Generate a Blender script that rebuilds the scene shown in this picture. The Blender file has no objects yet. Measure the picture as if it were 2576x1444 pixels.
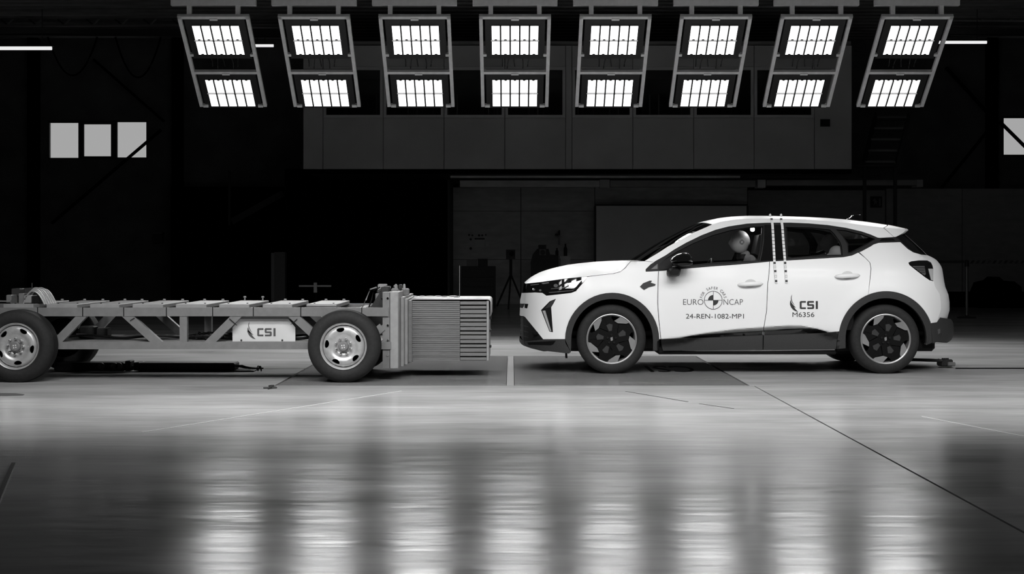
import bpy, math, random
import numpy as np
from mathutils import Vector, Matrix
from mathutils.geometry import delaunay_2d_cdt

random.seed(7)
rng = np.random.default_rng(7)
sc = bpy.context.scene
C = sc.collection
PI = math.pi

# ------------------------------------------------------------------ camera
LENS, FP, CAMH, HOR, CX = 50.0, 2576 * 50.0 / 36.0, 1.15, 640.0, 1288.0
cd = bpy.data.cameras.new('camera')
cam = bpy.data.objects.new('camera', cd)
C.objects.link(cam)
cam.location = (0, 0, CAMH)
cam.rotation_euler = (PI / 2, 0, 0)
cd.lens, cd.sensor_width = LENS, 36.0
cd.shift_y = -(1444 / 2 - HOR) / 2576.0
cd.clip_end = 200
sc.camera = cam

# ------------------------------------------------------------------ world, exposure
wd = bpy.data.worlds.new('overcast_sky')
sc.world = wd
wd.use_nodes = True
wd.node_tree.nodes['Background'].inputs[0].default_value = (1, 1, 1, 1)
wd.node_tree.nodes['Background'].inputs[1].default_value = 0.40
vs = sc.view_settings
vs.view_transform = 'Standard'
vs.look = 'None'
vs.exposure = 0.18
vs.gamma = 1.0
vs.use_curve_mapping = False
sc.cycles.max_bounces = 5
sc.cycles.diffuse_bounces = 3
sc.cycles.glossy_bounces = 3
LED_POWER = 2.2          # glow of each LED face
LED_WATT, LED_SPREAD = 14.0, 96.0   # beam of each LED panel

# ------------------------------------------------------------------ materials
MATS = {}


def mat(name, col, rough=0.5, metal=0.0, spec=0.5, noise=0.0, nscale=8.0, stretch=(1, 1, 1), rnoise=0.0, bump=0.0, coat=0.0, emit=0.0):
    if name in MATS:
        return MATS[name]
    m = bpy.data.materials.new(name)
    m.use_nodes = True
    nt = m.node_tree
    b = nt.nodes['Principled BSDF']
    b.inputs['Base Color'].default_value = (col, col, col, 1)
    b.inputs['Roughness'].default_value = rough
    b.inputs['Metallic'].default_value = metal
    b.inputs['Specular IOR Level'].default_value = spec
    b.inputs['Coat Weight'].default_value = coat
    b.inputs['Coat Roughness'].default_value = 0.04
    if emit:
        b.inputs['Emission Color'].default_value = (1, 1, 1, 1)
        b.inputs['Emission Strength'].default_value = emit
    if noise or rnoise or bump:
        tc = nt.nodes.new('ShaderNodeTexCoord')
        mp = nt.nodes.new('ShaderNodeMapping')
        mp.inputs['Scale'].default_value = stretch
        nz = nt.nodes.new('ShaderNodeTexNoise')
        nz.inputs['Scale'].default_value = nscale
        nz.inputs['Detail'].default_value = 6
        nt.links.new(tc.outputs['Object'], mp.inputs[0])
        nt.links.new(mp.outputs[0], nz.inputs['Vector'])
        if noise:
            mr = nt.nodes.new('ShaderNodeMapRange')
            mr.inputs[1].default_value, mr.inputs[2].default_value = 0.3, 0.7
            mr.inputs[3].default_value, mr.inputs[4].default_value = col * (1 - noise), col * (1 + noise)
            nt.links.new(nz.outputs['Fac'], mr.inputs[0])
            nt.links.new(mr.outputs[0], b.inputs['Base Color'])
        if rnoise:
            mr = nt.nodes.new('ShaderNodeMapRange')
            mr.inputs[1].default_value, mr.inputs[2].default_value = 0.3, 0.7
            mr.inputs[3].default_value, mr.inputs[4].default_value = rough - rnoise, rough + rnoise
            nt.links.new(nz.outputs['Fac'], mr.inputs[0])
            nt.links.new(mr.outputs[0], b.inputs['Roughness'])
        if bump:
            bp = nt.nodes.new('ShaderNodeBump')
            bp.inputs['Strength'].default_value = bump
            bp.inputs['Distance'].default_value = 0.01
            nt.links.new(nz.outputs['Fac'], bp.inputs['Height'])
            nt.links.new(bp.outputs[0], b.inputs['Normal'])
    MATS[name] = m
    return m


def glass_mat(name, tint, rough=0.0, ior=1.5):
    m = bpy.data.materials.new(name)
    m.use_nodes = True
    nt = m.node_tree
    nt.nodes.remove(nt.nodes['Principled BSDF'])
    out = nt.nodes['Material Output']
    tr = nt.nodes.new('ShaderNodeBsdfTransparent')
    tr.inputs[0].default_value = (tint, tint, tint, 1)
    gl = nt.nodes.new('ShaderNodeBsdfGlossy')
    gl.inputs['Roughness'].default_value = rough
    fr = nt.nodes.new('ShaderNodeFresnel')
    fr.inputs[0].default_value = ior
    mx = nt.nodes.new('ShaderNodeMixShader')
    nt.links.new(fr.outputs[0], mx.inputs[0])
    nt.links.new(tr.outputs[0], mx.inputs[1])
    nt.links.new(gl.outputs[0], mx.inputs[2])
    nt.links.new(mx.outputs[0], out.inputs[0])
    MATS[name] = m
    return m


def floor_mat():
    m = mat('polished_concrete', 0.36, 0.3, spec=0.10)
    nt = m.node_tree
    b = nt.nodes['Principled BSDF']
    tc = nt.nodes.new('ShaderNodeTexCoord')

    def noise(scale, st, det):
        mp = nt.nodes.new('ShaderNodeMapping')
        mp.inputs['Scale'].default_value = st
        nz = nt.nodes.new('ShaderNodeTexNoise')
        nz.inputs['Scale'].default_value = scale
        nz.inputs['Detail'].default_value = det
        nt.links.new(tc.outputs['Object'], mp.inputs[0])
        nt.links.new(mp.outputs[0], nz.inputs['Vector'])
        return nz

    n1 = noise(1.1, (0.45, 1.6, 1), 5)
    n2 = noise(6.0, (0.35, 2.2, 1), 6)
    n3 = noise(0.35, (1, 1, 1), 3)
    ad = nt.nodes.new('ShaderNodeMath'); ad.operation = 'MULTIPLY_ADD'
    ad.inputs[1].default_value = 0.55
    nt.links.new(n2.outputs['Fac'], ad.inputs[0])
    nt.links.new(n1.outputs['Fac'], ad.inputs[2])
    ad2 = nt.nodes.new('ShaderNodeMath'); ad2.operation = 'MULTIPLY_ADD'
    ad2.inputs[1].default_value = 0.5
    nt.links.new(n3.outputs['Fac'], ad2.inputs[0])
    nt.links.new(ad.outputs[0], ad2.inputs[2])
    mr = nt.nodes.new('ShaderNodeMapRange')
    mr.inputs[1].default_value, mr.inputs[2].default_value = 0.75, 1.3
    mr.inputs[3].default_value, mr.inputs[4].default_value = 0.34, 0.49
    nt.links.new(ad2.outputs[0], mr.inputs[0])
    nt.links.new(mr.outputs[0], b.inputs['Base Color'])
    m2 = nt.nodes.new('ShaderNodeMapRange')
    m2.inputs[1].default_value, m2.inputs[2].default_value = 0.75, 1.3
    m2.inputs[3].default_value, m2.inputs[4].default_value = 0.15, 0.25
    nt.links.new(ad2.outputs[0], m2.inputs[0])
    nt.links.new(m2.outputs[0], b.inputs['Roughness'])
    bp = nt.nodes.new('ShaderNodeBump')
    bp.inputs['Strength'].default_value = 0.12
    bp.inputs['Distance'].default_value = 0.01
    nt.links.new(n2.outputs['Fac'], bp.inputs['Height'])
    bp2 = nt.nodes.new('ShaderNodeBump')
    bp2.inputs['Strength'].default_value = 0.45
    bp2.inputs['Distance'].default_value = 0.012
    n4 = noise(1.6, (0.6, 1.3, 1), 2.5)
    nt.links.new(n4.outputs['Fac'], bp2.inputs['Height'])
    nt.links.new(bp.outputs[0], bp2.inputs['Normal'])
    nt.links.new(bp2.outputs[0], b.inputs['Normal'])
    return m


M_FLOOR = floor_mat()
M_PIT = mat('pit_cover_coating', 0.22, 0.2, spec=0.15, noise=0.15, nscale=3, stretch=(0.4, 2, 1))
M_JOINT = mat('joint_filler', 0.02, 0.8)
M_WHITE = mat('white_car_paint', 0.82, 0.42, spec=0.3, coat=0.06)
M_CLAD = mat('grey_cladding_plastic', 0.036, 0.55, spec=0.25, noise=0.1, nscale=90)
M_TRIM = mat('window_trim', 0.02, 0.55, spec=0.15)
M_BLACK = mat('black_plastic', 0.010, 0.5, spec=0.15)
M_SPOKE = mat('wheel_black', 0.005, 0.5, spec=0.10)
M_LIP = mat('rim_lip', 0.35, 0.35, metal=0.6)
M_GLOSS = mat('gloss_black', 0.006, 0.06, coat=0.6)
M_DARK = mat('dark_cavity', 0.004, 0.9, spec=0.1)
M_TYRE = mat('tyre_rubber', 0.022, 0.7, spec=0.2, noise=0.15, nscale=40)
M_ALU = mat('machined_alloy', 0.62, 0.28, metal=0.9)
M_CHROME = mat('chrome', 0.75, 0.12, metal=1.0)
M_STEELP = mat('grey_painted_steel', 0.17, 0.45, noise=0.1, nscale=14)
M_STEELL = mat('light_painted_steel', 0.27, 0.45, noise=0.1, nscale=14)
M_RIMST = mat('galvanised_wheel_steel', 0.50, 0.38, metal=0.55, noise=0.12, nscale=25)
M_HONEY = mat('honeycomb_aluminium', 0.18, 0.5, metal=0.25, noise=0.12, nscale=30, stretch=(0.3, 1, 3))
M_HONEYD = mat('honeycomb_core', 0.10, 0.6, metal=0.2)
M_SHEET = mat('aluminium_sheet', 0.34, 0.42, metal=0.3, noise=0.08, nscale=20)
M_COVER = mat('bright_cover_sheet', 0.55, 0.4, metal=0.2, noise=0.08, nscale=12)
M_STRIP = mat('cover_strip_metal', 0.19, 0.5, spec=0.2)
M_SHEEN = mat('spoke_sheen_grey', 0.03, 0.4)  # grey for the sheen painted on the spokes
M_SIGN = mat('white_sign_board', 0.6, 0.45, noise=0.05, nscale=5)
M_INK = mat('dark_print', 0.022, 0.6)
M_INKG = mat('grey_print', 0.07, 0.6)
M_TAPEW = mat('white_tape', 0.75, 0.5)
M_DUMMY = mat('dummy_vinyl', 0.34, 0.5)
M_DUMMYD = mat('dummy_suit', 0.14, 0.8)
M_SEAT = mat('dark_seat_fabric', 0.02, 0.85, noise=0.2, nscale=60)
M_LAMPF = mat('grey_lamp_frame', 0.75, 0.5, noise=0.08, nscale=12)
M_LAMPB = mat('black_lamp_housing', 0.012, 0.5)
M_LED = mat('led_diffuser', 0.8, 0.5, emit=LED_POWER)
M_TUBE = mat('fluorescent_tube', 0.8, 0.5, emit=0.75)
M_FLASH = mat('trigger_flash', 0.8, 0.5, emit=40.0)
M_HALL = mat('dark_hall_cladding', 0.12, 0.8, noise=0.25, nscale=1.5)
M_CEIL = mat('dark_roof_deck', 0.22, 0.7, noise=0.2, nscale=2)
M_HALLST = mat('dark_hall_steel', 0.03, 0.6)
M_VOID = mat('black_and_unlit_dark', 0.002, 1.0, spec=0.0)  # near black; also paints the dark of the tunnel mouth
M_MEZZ = mat('control_room_panel', 0.52, 0.55, noise=0.10, nscale=1.2)
M_MEZZT = mat('control_room_frame', 0.6, 0.5)
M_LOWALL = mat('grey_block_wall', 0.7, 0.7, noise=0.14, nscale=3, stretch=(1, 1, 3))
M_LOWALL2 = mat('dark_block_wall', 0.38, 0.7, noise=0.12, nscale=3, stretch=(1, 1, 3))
M_BOARD = mat('pale_board', 0.8, 0.6, noise=0.05, nscale=2)
M_BEAM = mat('pale_beam', 0.7, 0.5, noise=0.25, nscale=1.5)
M_DARKOBJ = mat('dark_equipment', 0.02, 0.6)
M_MIDOBJ = mat('grey_equipment', 0.2, 0.6)
M_GREYW = mat('grey_window_corner', 0.075, 0.4)
M_LAMPIN = mat('headlight_reflector', 0.7, 0.18, metal=0.8)
M_TAILG = mat('tail_lamp_grey', 0.10, 0.15, coat=0.5)
M_TAILW = mat('tail_lamp_clear', 0.45, 0.2, coat=0.5)
M_DRL = mat('daytime_lamp_strip', 0.38, 0.25)
M_GLASS = glass_mat('car_glass', 0.90)
M_GLASSD = glass_mat('tinted_glass', 0.22)
M_PANE = glass_mat('hall_window_pane', 0.95)
M_ROOMGL = glass_mat('control_room_glass', 0.5)


# ------------------------------------------------------------------ object helpers
def P(px, py, Y):
    return Vector(((px - CX) * Y / FP, Y, CAMH - (py - HOR) * Y / FP))


def tag(o, label=None, cat=None, group=None, kind=None):
    for k, v in (('label', label), ('category', cat), ('group', group), ('kind', kind)):
        if v:
            o[k] = v
    return o


def thing(name, loc=(0, 0, 0), label=None, cat=None, group=None, rz=0, kind=None):
    o = bpy.data.objects.new(name, None)
    C.objects.link(o)
    o.location = loc
    o.rotation_euler = (0, 0, rz)
    o.empty_display_size = 0.2
    return tag(o, label, cat, group, kind)


def wloc(o):
    v = Vector((0, 0, 0))
    while o is not None:
        v = v + o.location
        o = o.parent
    return v


def obj(name, v, f, m, parent=None, smooth=None, local=False):
    me = bpy.data.meshes.new(name)
    off = Vector((0, 0, 0)) if (parent is None or local) else wloc(parent)
    me.from_pydata([(a[0] - off.x, a[1] - off.y, a[2] - off.z) for a in v], [], f)
    me.materials.append(m)
    if smooth is not None:
        me.shade_smooth()
        me.set_sharp_from_angle(angle=math.radians(smooth))
    me.validate()
    o = bpy.data.objects.new(name, me)
    C.objects.link(o)
    o.parent = parent
    return o


class MB:
    def __init__(s):
        s.v, s.f = [], []

    def add(s, v, f):
        n = len(s.v)
        s.v += [tuple(a) for a in v]
        s.f += [tuple(i + n for i in q) for q in f]
        return s

    def box(s, x0, x1, y0, y1, z0, z1):
        v = [(x, y, z) for x in (x0, x1) for y in (y0, y1) for z in (z0, z1)]
        return s.add(v, [(0, 1, 3, 2), (4, 6, 7, 5), (0, 4, 5, 1), (2, 3, 7, 6), (0, 2, 6, 4), (1, 5, 7, 3)])

    def cbox(s, x0, x1, y0, y1, z0, z1, b=0.01):
        # chamfered box
        v, idx = [], {}
        for ix, x in enumerate((x0, x1)):
            for iy, y in enumerate((y0, y1)):
                for iz, z in enumerate((z0, z1)):
                    sx, sy, sz = (1 - 2 * ix) * b, (1 - 2 * iy) * b, (1 - 2 * iz) * b
                    for k, q in enumerate(((x, y + sy, z + sz), (x + sx, y, z + sz), (x + sx, y + sy, z))):
                        idx[(ix, iy, iz, k)] = len(v)
                        v.append(q)
        I = idx
        f = []
        for ix in (0, 1):
            f.append(tuple(I[(ix, a, c, 0)] for a, c in ((0, 0), (0, 1), (1, 1), (1, 0))))
        for iy in (0, 1):
            f.append(tuple(I[(a, iy, c, 1)] for a, c in ((0, 0), (0, 1), (1, 1), (1, 0))))
        for iz in (0, 1):
            f.append(tuple(I[(a, c, iz, 2)] for a, c in ((0, 0), (0, 1), (1, 1), (1, 0))))
        for a in (0, 1):
            for c in (0, 1):
                f.append((I[(0, a, c, 1)], I[(1, a, c, 1)], I[(1, a, c, 2)], I[(0, a, c, 2)]))
                f.append((I[(a, 0, c, 0)], I[(a, 1, c, 0)], I[(a, 1, c, 2)], I[(a, 0, c, 2)]))
                f.append((I[(a, c, 0, 0)], I[(a, c, 1, 0)], I[(a, c, 1, 1)], I[(a, c, 0, 1)]))
        for a in (0, 1):
            for c in (0, 1):
                for d in (0, 1):
                    f.append((I[(a, c, d, 0)], I[(a, c, d, 1)], I[(a, c, d, 2)]))
        return s.add(v, f)

    def bar(s, p, q, w, h, up=(0, 0, 1)):
        p, q = Vector(p), Vector(q)
        d = (q - p).normalized()
        u = Vector(up)
        if abs(d.dot(u)) > 0.98:
            u = Vector((1, 0, 0))
        a = d.cross(u).normalized() * (w / 2)
        b = a.cross(d).normalized() * (h / 2)
        v = [p + a * i + b * j for i, j in ((-1, -1), (1, -1), (1, 1), (-1, 1))] + [q + a * i + b * j for i, j in ((-1, -1), (1, -1), (1, 1), (-1, 1))]
        return s.add(v, [(3, 2, 1, 0), (4, 5, 6, 7), (0, 1, 5, 4), (1, 2, 6, 5), (2, 3, 7, 6), (3, 0, 4, 7)])

    def tube(s, pts, r, n=8):
        pts = [Vector(p) for p in pts]
        v, f = [], []
        for i, p in enumerate(pts):
            d = (pts[min(i + 1, len(pts) - 1)] - pts[max(i - 1, 0)]).normalized()
            u = Vector((0, 0, 1)) if abs(d.z) < 0.9 else Vector((1, 0, 0))
            a = d.cross(u).normalized()
            b = a.cross(d)
            rr = r[i] if isinstance(r, (list, tuple)) else r
            v += [p + (a * math.cos(2 * PI * k / n) + b * math.sin(2 * PI * k / n)) * rr for k in range(n)]
        for i in range(len(pts) - 1):
            for k in range(n):
                f.append((i * n + k, i * n + (k + 1) % n, (i + 1) * n + (k + 1) % n, (i + 1) * n + k))
        f.append(tuple(range(n - 1, -1, -1)))
        f.append(tuple(range((len(pts) - 1) * n, len(pts) * n)))
        return s.add(v, f)

    def lathe(s, prof, c, axis='y', n=48, sgn=1):
        # prof: (radius, offset along axis); revolve about axis through c
        v, f = [], []
        for (r, o) in prof:
            for k in range(n):
                a = 2 * PI * k / n
                if axis == 'y':
                    v.append((c[0] + r * math.cos(a), c[1] + o * sgn, c[2] + r * math.sin(a)))
                elif axis == 'z':
                    v.append((c[0] + r * math.cos(a), c[1] + r * math.sin(a), c[2] + o))
                else:
                    v.append((c[0] + o * sgn, c[1] + r * math.cos(a), c[2] + r * math.sin(a)))
        for i in range(len(prof) - 1):
            for k in range(n):
                f.append((i * n + k, i * n + (k + 1) % n, (i + 1) * n + (k + 1) % n, (i + 1) * n + k))
        return s.add(v, f)

    def prism(s, poly, y0, y1):
        # poly in (x, z), extruded along y
        n = len(poly)
        v = [(x, y0, z) for x, z in poly] + [(x, y1, z) for x, z in poly]
        f = [tuple(range(n)), tuple(range(2 * n - 1, n - 1, -1))]
        f += [(i, (i + n), ((i + 1) % n) + n, (i + 1) % n) for i in range(n)]
        return s.add(v, f)

    def ell(s, c, r, n=20, m=12, fn=None):
        v, f = [], []
        for i in range(m + 1):
            t = PI * i / m
            for k in range(n):
                a = 2 * PI * k / n
                d = Vector((math.sin(t) * math.cos(a), math.sin(t) * math.sin(a), math.cos(t)))
                q = Vector((d.x * r[0], d.y * r[1], d.z * r[2]))
                if fn:
                    q = fn(d, q)
                v.append((c[0] + q.x, c[1] + q.y, c[2] + q.z))
        for i in range(m):
            for k in range(n):
                f.append((i * n + k, (i + 1) * n + k, (i + 1) * n + (k + 1) % n, i * n + (k + 1) % n))
        return s.add(v, f)

    def build(s, name, m, parent=None, smooth=None, local=False):
        return obj(name, s.v, s.f, m, parent, smooth, local)


def copy_tree(o, parent=None):
    c = o.copy()
    C.objects.link(c)
    c.parent = parent
    for ch in list(o.children):
        copy_tree(ch, c)
    return c


# ------------------------------------------------------------------ flat outline -> triangulated sheet
def pip(pts, poly):
    x, y = pts[:, 0], pts[:, 1]
    ins = np.zeros(len(pts), bool)
    n = len(poly)
    for i in range(n):
        x0, y0 = poly[i]
        x1, y1 = poly[(i + 1) % n]
        if y0 == y1:
            continue
        c = ((y0 > y) != (y1 > y)) & (x < (x1 - x0) * (y - y0) / (y1 - y0) + x0)
        ins ^= c
    return ins


def densify(poly, sp, closed=True):
    out = []
    n = len(poly)
    for i in range(n if closed else n - 1):
        a, b = poly[i], poly[(i + 1) % n]
        L = math.hypot(b[0] - a[0], b[1] - a[1])
        k = max(1, int(math.ceil(L / sp)))
        for j in range(k):
            out.append((a[0] + (b[0] - a[0]) * j / k, a[1] + (b[1] - a[1]) * j / k))
    if not closed:
        out.append(poly[-1])
    return out


def near_edge(pts, poly, d):
    p = np.array(poly)
    q = np.roll(p, -1, 0)
    best = np.full(len(pts), 1e9)
    for a, b in zip(p, q):
        ab = b - a
        L = max(ab @ ab, 1e-9)
        t = np.clip(((pts - a) @ ab) / L, 0, 1)
        best = np.minimum(best, np.linalg.norm(pts - a - t[:, None] * ab, axis=1))
    return best < d


def triangulate(outer, holes, sp):
    loops = [densify(outer, sp)] + [densify(h, sp) for h in holes]
    pts, edges = [], []
    for lp in loops:
        n0 = len(pts)
        pts += lp
        edges += [(n0 + i, n0 + (i + 1) % len(lp)) for i in range(len(lp))]
    a = np.array(outer)
    gx = np.arange(a[:, 0].min() + sp * 0.5, a[:, 0].max(), sp)
    gy = np.arange(a[:, 1].min() + sp * 0.5, a[:, 1].max(), sp)
    if len(gx) and len(gy):
        g = np.array([(x, y) for y in gy for x in gx])
        ok = pip(g, outer)
        for h in holes:
            ok &= ~pip(g, h)
        g = g[ok]
        if len(g):
            for lp in [outer] + list(holes):
                g = g[~near_edge(g, lp, sp * 0.45)]
                if not len(g):
                    break
        pts += [tuple(q) for q in g]
    r = delaunay_2d_cdt([Vector(q) for q in pts], edges, [], 0, 1e-5)
    v = np.array([(q.x, q.y) for q in r[0]])
    tr = np.array([t for t in r[2] if len(t) == 3])
    ce = v[tr].mean(1)
    ok = pip(ce, outer)
    for h in holes:
        ok &= ~pip(ce, h)
    return v, tr[ok]


def sheet_geo(v3, tr, depth_vec):
    """front triangles plus a rim running back along depth_vec"""
    v = [tuple(q) for q in v3]
    f = [tuple(int(i) for i in t) for t in tr]
    cnt = {}
    for t in f:
        for a, b in ((t[0], t[1]), (t[1], t[2]), (t[2], t[0])):
            cnt[(a, b)] = 1
    bd = [e for e in cnt if (e[1], e[0]) not in cnt]
    if depth_vec is not None:
        new = {}
        for a, b in bd:
            for i in (a, b):
                if i not in new:
                    new[i] = len(v)
                    v.append((v[i][0] + depth_vec[0], v[i][1] + depth_vec[1], v[i][2] + depth_vec[2]))
        for a, b in bd:
            f.append((b, a, new[a], new[b]))
    return v, f


def pln(poly, Y, holes=(), sp=1e6):
    """outline in photo pixels laid on the plane at distance Y"""
    v, tr = triangulate(poly, list(holes), sp)
    return [P(a, b, Y) for a, b in v], tr


def panel(name, poly, Y, m, parent, depth=0.04, holes=(), sp=1e6):
    v3, tr = pln(poly, Y, holes, sp)
    v, f = sheet_geo(v3, tr, (0, depth, 0))
    n = len(v3)
    # back faces
    bv = [(a[0], a[1] + depth, a[2]) for a in v3]
    k = len(v)
    v = v + bv
    f = f + [tuple(int(i) + k for i in reversed(t)) for t in tr]
    return obj(name, v, f, m, parent)


def rect(x0, x1, y0, y1):
    return [(x0, y0), (x1, y0), (x1, y1), (x0, y1)]


def glyphs(s, extra=0.0):
    cu = bpy.data.curves.new('text', 'FONT')
    cu.body = s
    cu.offset = extra
    cu.resolution_u = 3
    o = bpy.data.objects.new('text', cu)
    C.objects.link(o)
    dg = bpy.context.evaluated_depsgraph_get()
    ev = o.evaluated_get(dg)
    me = ev.to_mesh()
    v = np.array([(a.co.x, a.co.y) for a in me.vertices])
    f = [tuple(p.vertices) for p in me.polygons]
    ev.to_mesh_clear()
    bpy.data.objects.remove(o)
    bpy.data.curves.remove(cu)
    return v, f

#@@STRUCTURE
# ================================================================== THE HALL
def flip(tr):
    return tr[:, ::-1]


floor = tag(MB().box(-14, 14, -6, 36, -0.06, -0.03).build('floor', M_JOINT), kind='structure')
for nm, x0, x1, y0, y1, m in (
        ('slab', -14, 2.109, -6, 10.592, M_FLOOR), ('slab', 2.124, 14, -6, 10.592, M_FLOOR),
        ('slab', -14, 2.109, 10.608, 12.462, M_FLOOR), ('slab', 2.124, 14, 10.608, 12.462, M_FLOOR),
        ('slab', -14, -2.085, 12.47, 14.275, M_FLOOR), ('slab', -14, -2.085, 14.315, 16.1, M_FLOOR),
        ('slab', 2.085, 14, 12.47, 14.275, M_FLOOR), ('slab', 2.085, 14, 14.315, 16.1, M_FLOOR),
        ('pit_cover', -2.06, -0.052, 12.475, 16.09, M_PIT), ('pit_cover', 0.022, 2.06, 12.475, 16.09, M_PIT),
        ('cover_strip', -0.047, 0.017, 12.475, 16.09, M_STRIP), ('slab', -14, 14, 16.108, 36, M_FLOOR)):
    MB().box(x0, x1, y0, y1, -0.029, 0.0).build(nm, m, floor)

# painted lines and marks lying on the floor
def strip(name, pa, pb, w, m, label, group=None, h=0.002):
    Ya, Yb = (CAMH * FP / (p[1] - HOR) for p in (pa, pb))
    a, b = P(pa[0], pa[1], Ya), P(pb[0], pb[1], Yb)
    a.z = b.z = h / 2 + 0.0005
    o = MB().bar(a, b, w, h).build(name, m)
    return tag(o, label, 'floor tape', group)


M_TAPEL = mat('pale_floor_tape', 0.65, 0.5)
M_TAPED = mat('dark_floor_tape', 0.04, 0.5)
strip('floor_tape', (357, 1088), (1010, 984), 0.012, M_TAPEL, 'pale thin line of tape slanting across the floor left of the barrier')
strip('floor_tape', (1575, 985), (1730, 1011), 0.014, M_TAPED, 'dark tape line on the floor in front of the front car wheel')
strip('floor_tape', (1760, 1016), (1845, 1028), 0.012, M_TAPED, 'short dark dash of tape next to the seam in front of the car')
strip('floor_tape', (2318, 1048), (2576, 1098), 0.012, M_TAPEL, 'pale tape line on the floor at the right edge')
o = strip('floor_rail', (-14, 1281), (34, 1169), 0.022, M_TAPED, 'dark metal rail set on the floor at the left edge', h=0.012)
o['category'] = 'rail'

# ------------------------------------------------------------------ back wall with window openings
YW = 34.0
win = [rect(119, 372, 303, 401), rect(2521, 2780, 291, 394)]
wall_poly = [(-300, -40), (2900, -40), (2900, 770), (-300, 770)]
w = panel('wall_back', wall_poly, YW, M_HALL, None, depth=0.25, holes=win)
tag(w, kind='structure')
for n, (fr, panes) in enumerate(((win[0], [(124, 197, 309, 397), (210.5, 279, 312.5, 393), (294.5, 368, 307, 396)]),
                                 (win[1], [(2525, 2602, 297, 389), (2612, 2688, 297, 389), (2700, 2776, 297, 389)]))):
    wnd = panel('window_%d' % (n + 1), fr, YW + 0.05, M_HALLST, None, depth=0.06, holes=[rect(*p) for p in panes])
    tag(wnd, kind='structure')
    for p in panes:
        panel('pane', rect(p[0] - 0.5, p[1] + 0.5, p[2] - 0.5, p[3] + 0.5), YW + 0.075, M_PANE, wnd, depth=0.012)

zc = 6.35
ceil = tag(MB().box(-14, 14, -6, 36, zc, zc + 0.1).build('ceiling', M_CEIL), kind='structure')
mb = MB()
yy = 17.0
while yy < 34:
    mb.box(-13.9, 13.9, yy, yy + 0.16, zc - 0.07, zc - 0.001)
    yy += 0.42
tag(mb.build('deck_rib', M_CEIL, ceil), kind='stuff')
for nm, b in (('wall_left', (-14.2, -14, -6, 36)), ('wall_right', (14, 14.2, -6, 36)), ('wall_front', (-14, 14, -6.2, -6))):
    tag(MB().box(b[0], b[1], b[2], b[3], 0, zc).build(nm, M_HALL), kind='structure')

# lower block wall under and beside the control room, in panels
YL = 33.0
low = thing('wall_lower', (3.5, YL, 0), kind='structure')
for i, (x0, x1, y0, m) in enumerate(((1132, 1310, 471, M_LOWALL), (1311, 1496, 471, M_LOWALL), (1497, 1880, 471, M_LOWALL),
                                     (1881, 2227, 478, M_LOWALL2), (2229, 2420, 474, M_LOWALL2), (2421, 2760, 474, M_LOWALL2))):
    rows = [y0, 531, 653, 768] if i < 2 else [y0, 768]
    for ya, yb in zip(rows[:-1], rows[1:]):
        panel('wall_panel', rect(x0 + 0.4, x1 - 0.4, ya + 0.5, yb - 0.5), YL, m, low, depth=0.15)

# flat black sheets paint in the dark of the tunnel mouth left of it
tun = thing('wall_tunnel', (-2.5, 31, 0), kind='structure')
panel('dark_sheet', rect(716, 1126, 425, 780), 31.0, M_VOID, tun, depth=0.1)
panel('side_dark_sheet', rect(430, 716, 470, 780), 33.0, M_VOID, tun, depth=0.1)
panel('jamb', rect(1126, 1131, 428, 780), 31.0, M_HALLST, tun, depth=1.9)

# ------------------------------------------------------------------ control room on the mezzanine
YM = 28.0
cr = thing('control_room', tuple(P(1452, 425, YM + 1.5)), 'grey panelled control room with a window row raised above the hall floor', 'control room')
xs = [762.5, 812.5, 964, 1117, 1270, 1423, 1439, 1592, 1745, 1897, 2049, 2143]
for i in range(len(xs) - 1):
    narrow = i in (0, 5, 10)
    top = 115 if narrow else 297
    panel('wall_panel', rect(xs[i] + 0.7, xs[i + 1] - 0.7, top, 425), YM, M_MEZZ, cr, depth=0.06)
    if not narrow:
        panel('top_panel', rect(xs[i] + 0.7, xs[i + 1] - 0.7, 115, 168), YM, M_MEZZ, cr, depth=0.06)
        fr = panel('window_frame', rect(xs[i] + 0.7, xs[i + 1] - 0.7, 168.6, 296.4), YM + 0.01, M_MEZZT, cr, depth=0.07,
                   holes=[rect(xs[i] + 8, xs[i + 1] - 8, 176, 289)])
        panel('pane', rect(xs[i] + 7.5, xs[i + 1] - 7.5, 175.5, 289.5), YM + 0.04, M_ROOMGL, fr, depth=0.01)
a, b = P(762, 115, YM), P(2143, 425, YM)
MB().box(a.x, b.x, YM + 0.08, 33.5, b.z - 0.05, b.z - 0.01).build('floor_slab', M_HALLST, cr)
MB().box(a.x, b.x, YM + 0.08, 33.5, a.z, a.z + 0.1).build('roof_slab', M_CEIL, cr)
MB().box(a.x, b.x, 33.3, 33.45, b.z, a.z).build('rear_wall', M_HALL, cr)
for x in (a.x, b.x - 0.08):
    MB().box(x, x + 0.08, YM + 0.08, 33.4, b.z, a.z).build('side_wall', M_MEZZ, cr)
# edge beam and service beams below it
e = panel('trim_1', rect(762, 2143, 425.5, 436), YM + 0.05, M_VOID, None, depth=0.2)
tag(e, kind='structure')
sb = thing('ceiling_rail', tuple(P(1660, 444, 29.5)), 'long pale metal rail running under the control room', 'rail')
panel('beam', rect(1133, 1862, 438, 447.5), 29.5, M_BEAM, sb, depth=0.1)
panel('beam', rect(1863, 2212, 441, 448), 29.5, M_HALLST, sb, depth=0.1)
db = thing('service_duct', tuple(P(1700, 462, 30.5)), 'grey square duct fixed below the pale rail', 'duct')
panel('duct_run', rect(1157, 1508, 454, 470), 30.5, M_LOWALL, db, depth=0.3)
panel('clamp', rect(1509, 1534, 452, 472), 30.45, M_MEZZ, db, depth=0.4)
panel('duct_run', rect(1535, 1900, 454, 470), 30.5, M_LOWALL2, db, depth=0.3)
panel('clamp', rect(1906, 1926, 452, 472), 30.45, M_BEAM, db, depth=0.4)
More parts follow.
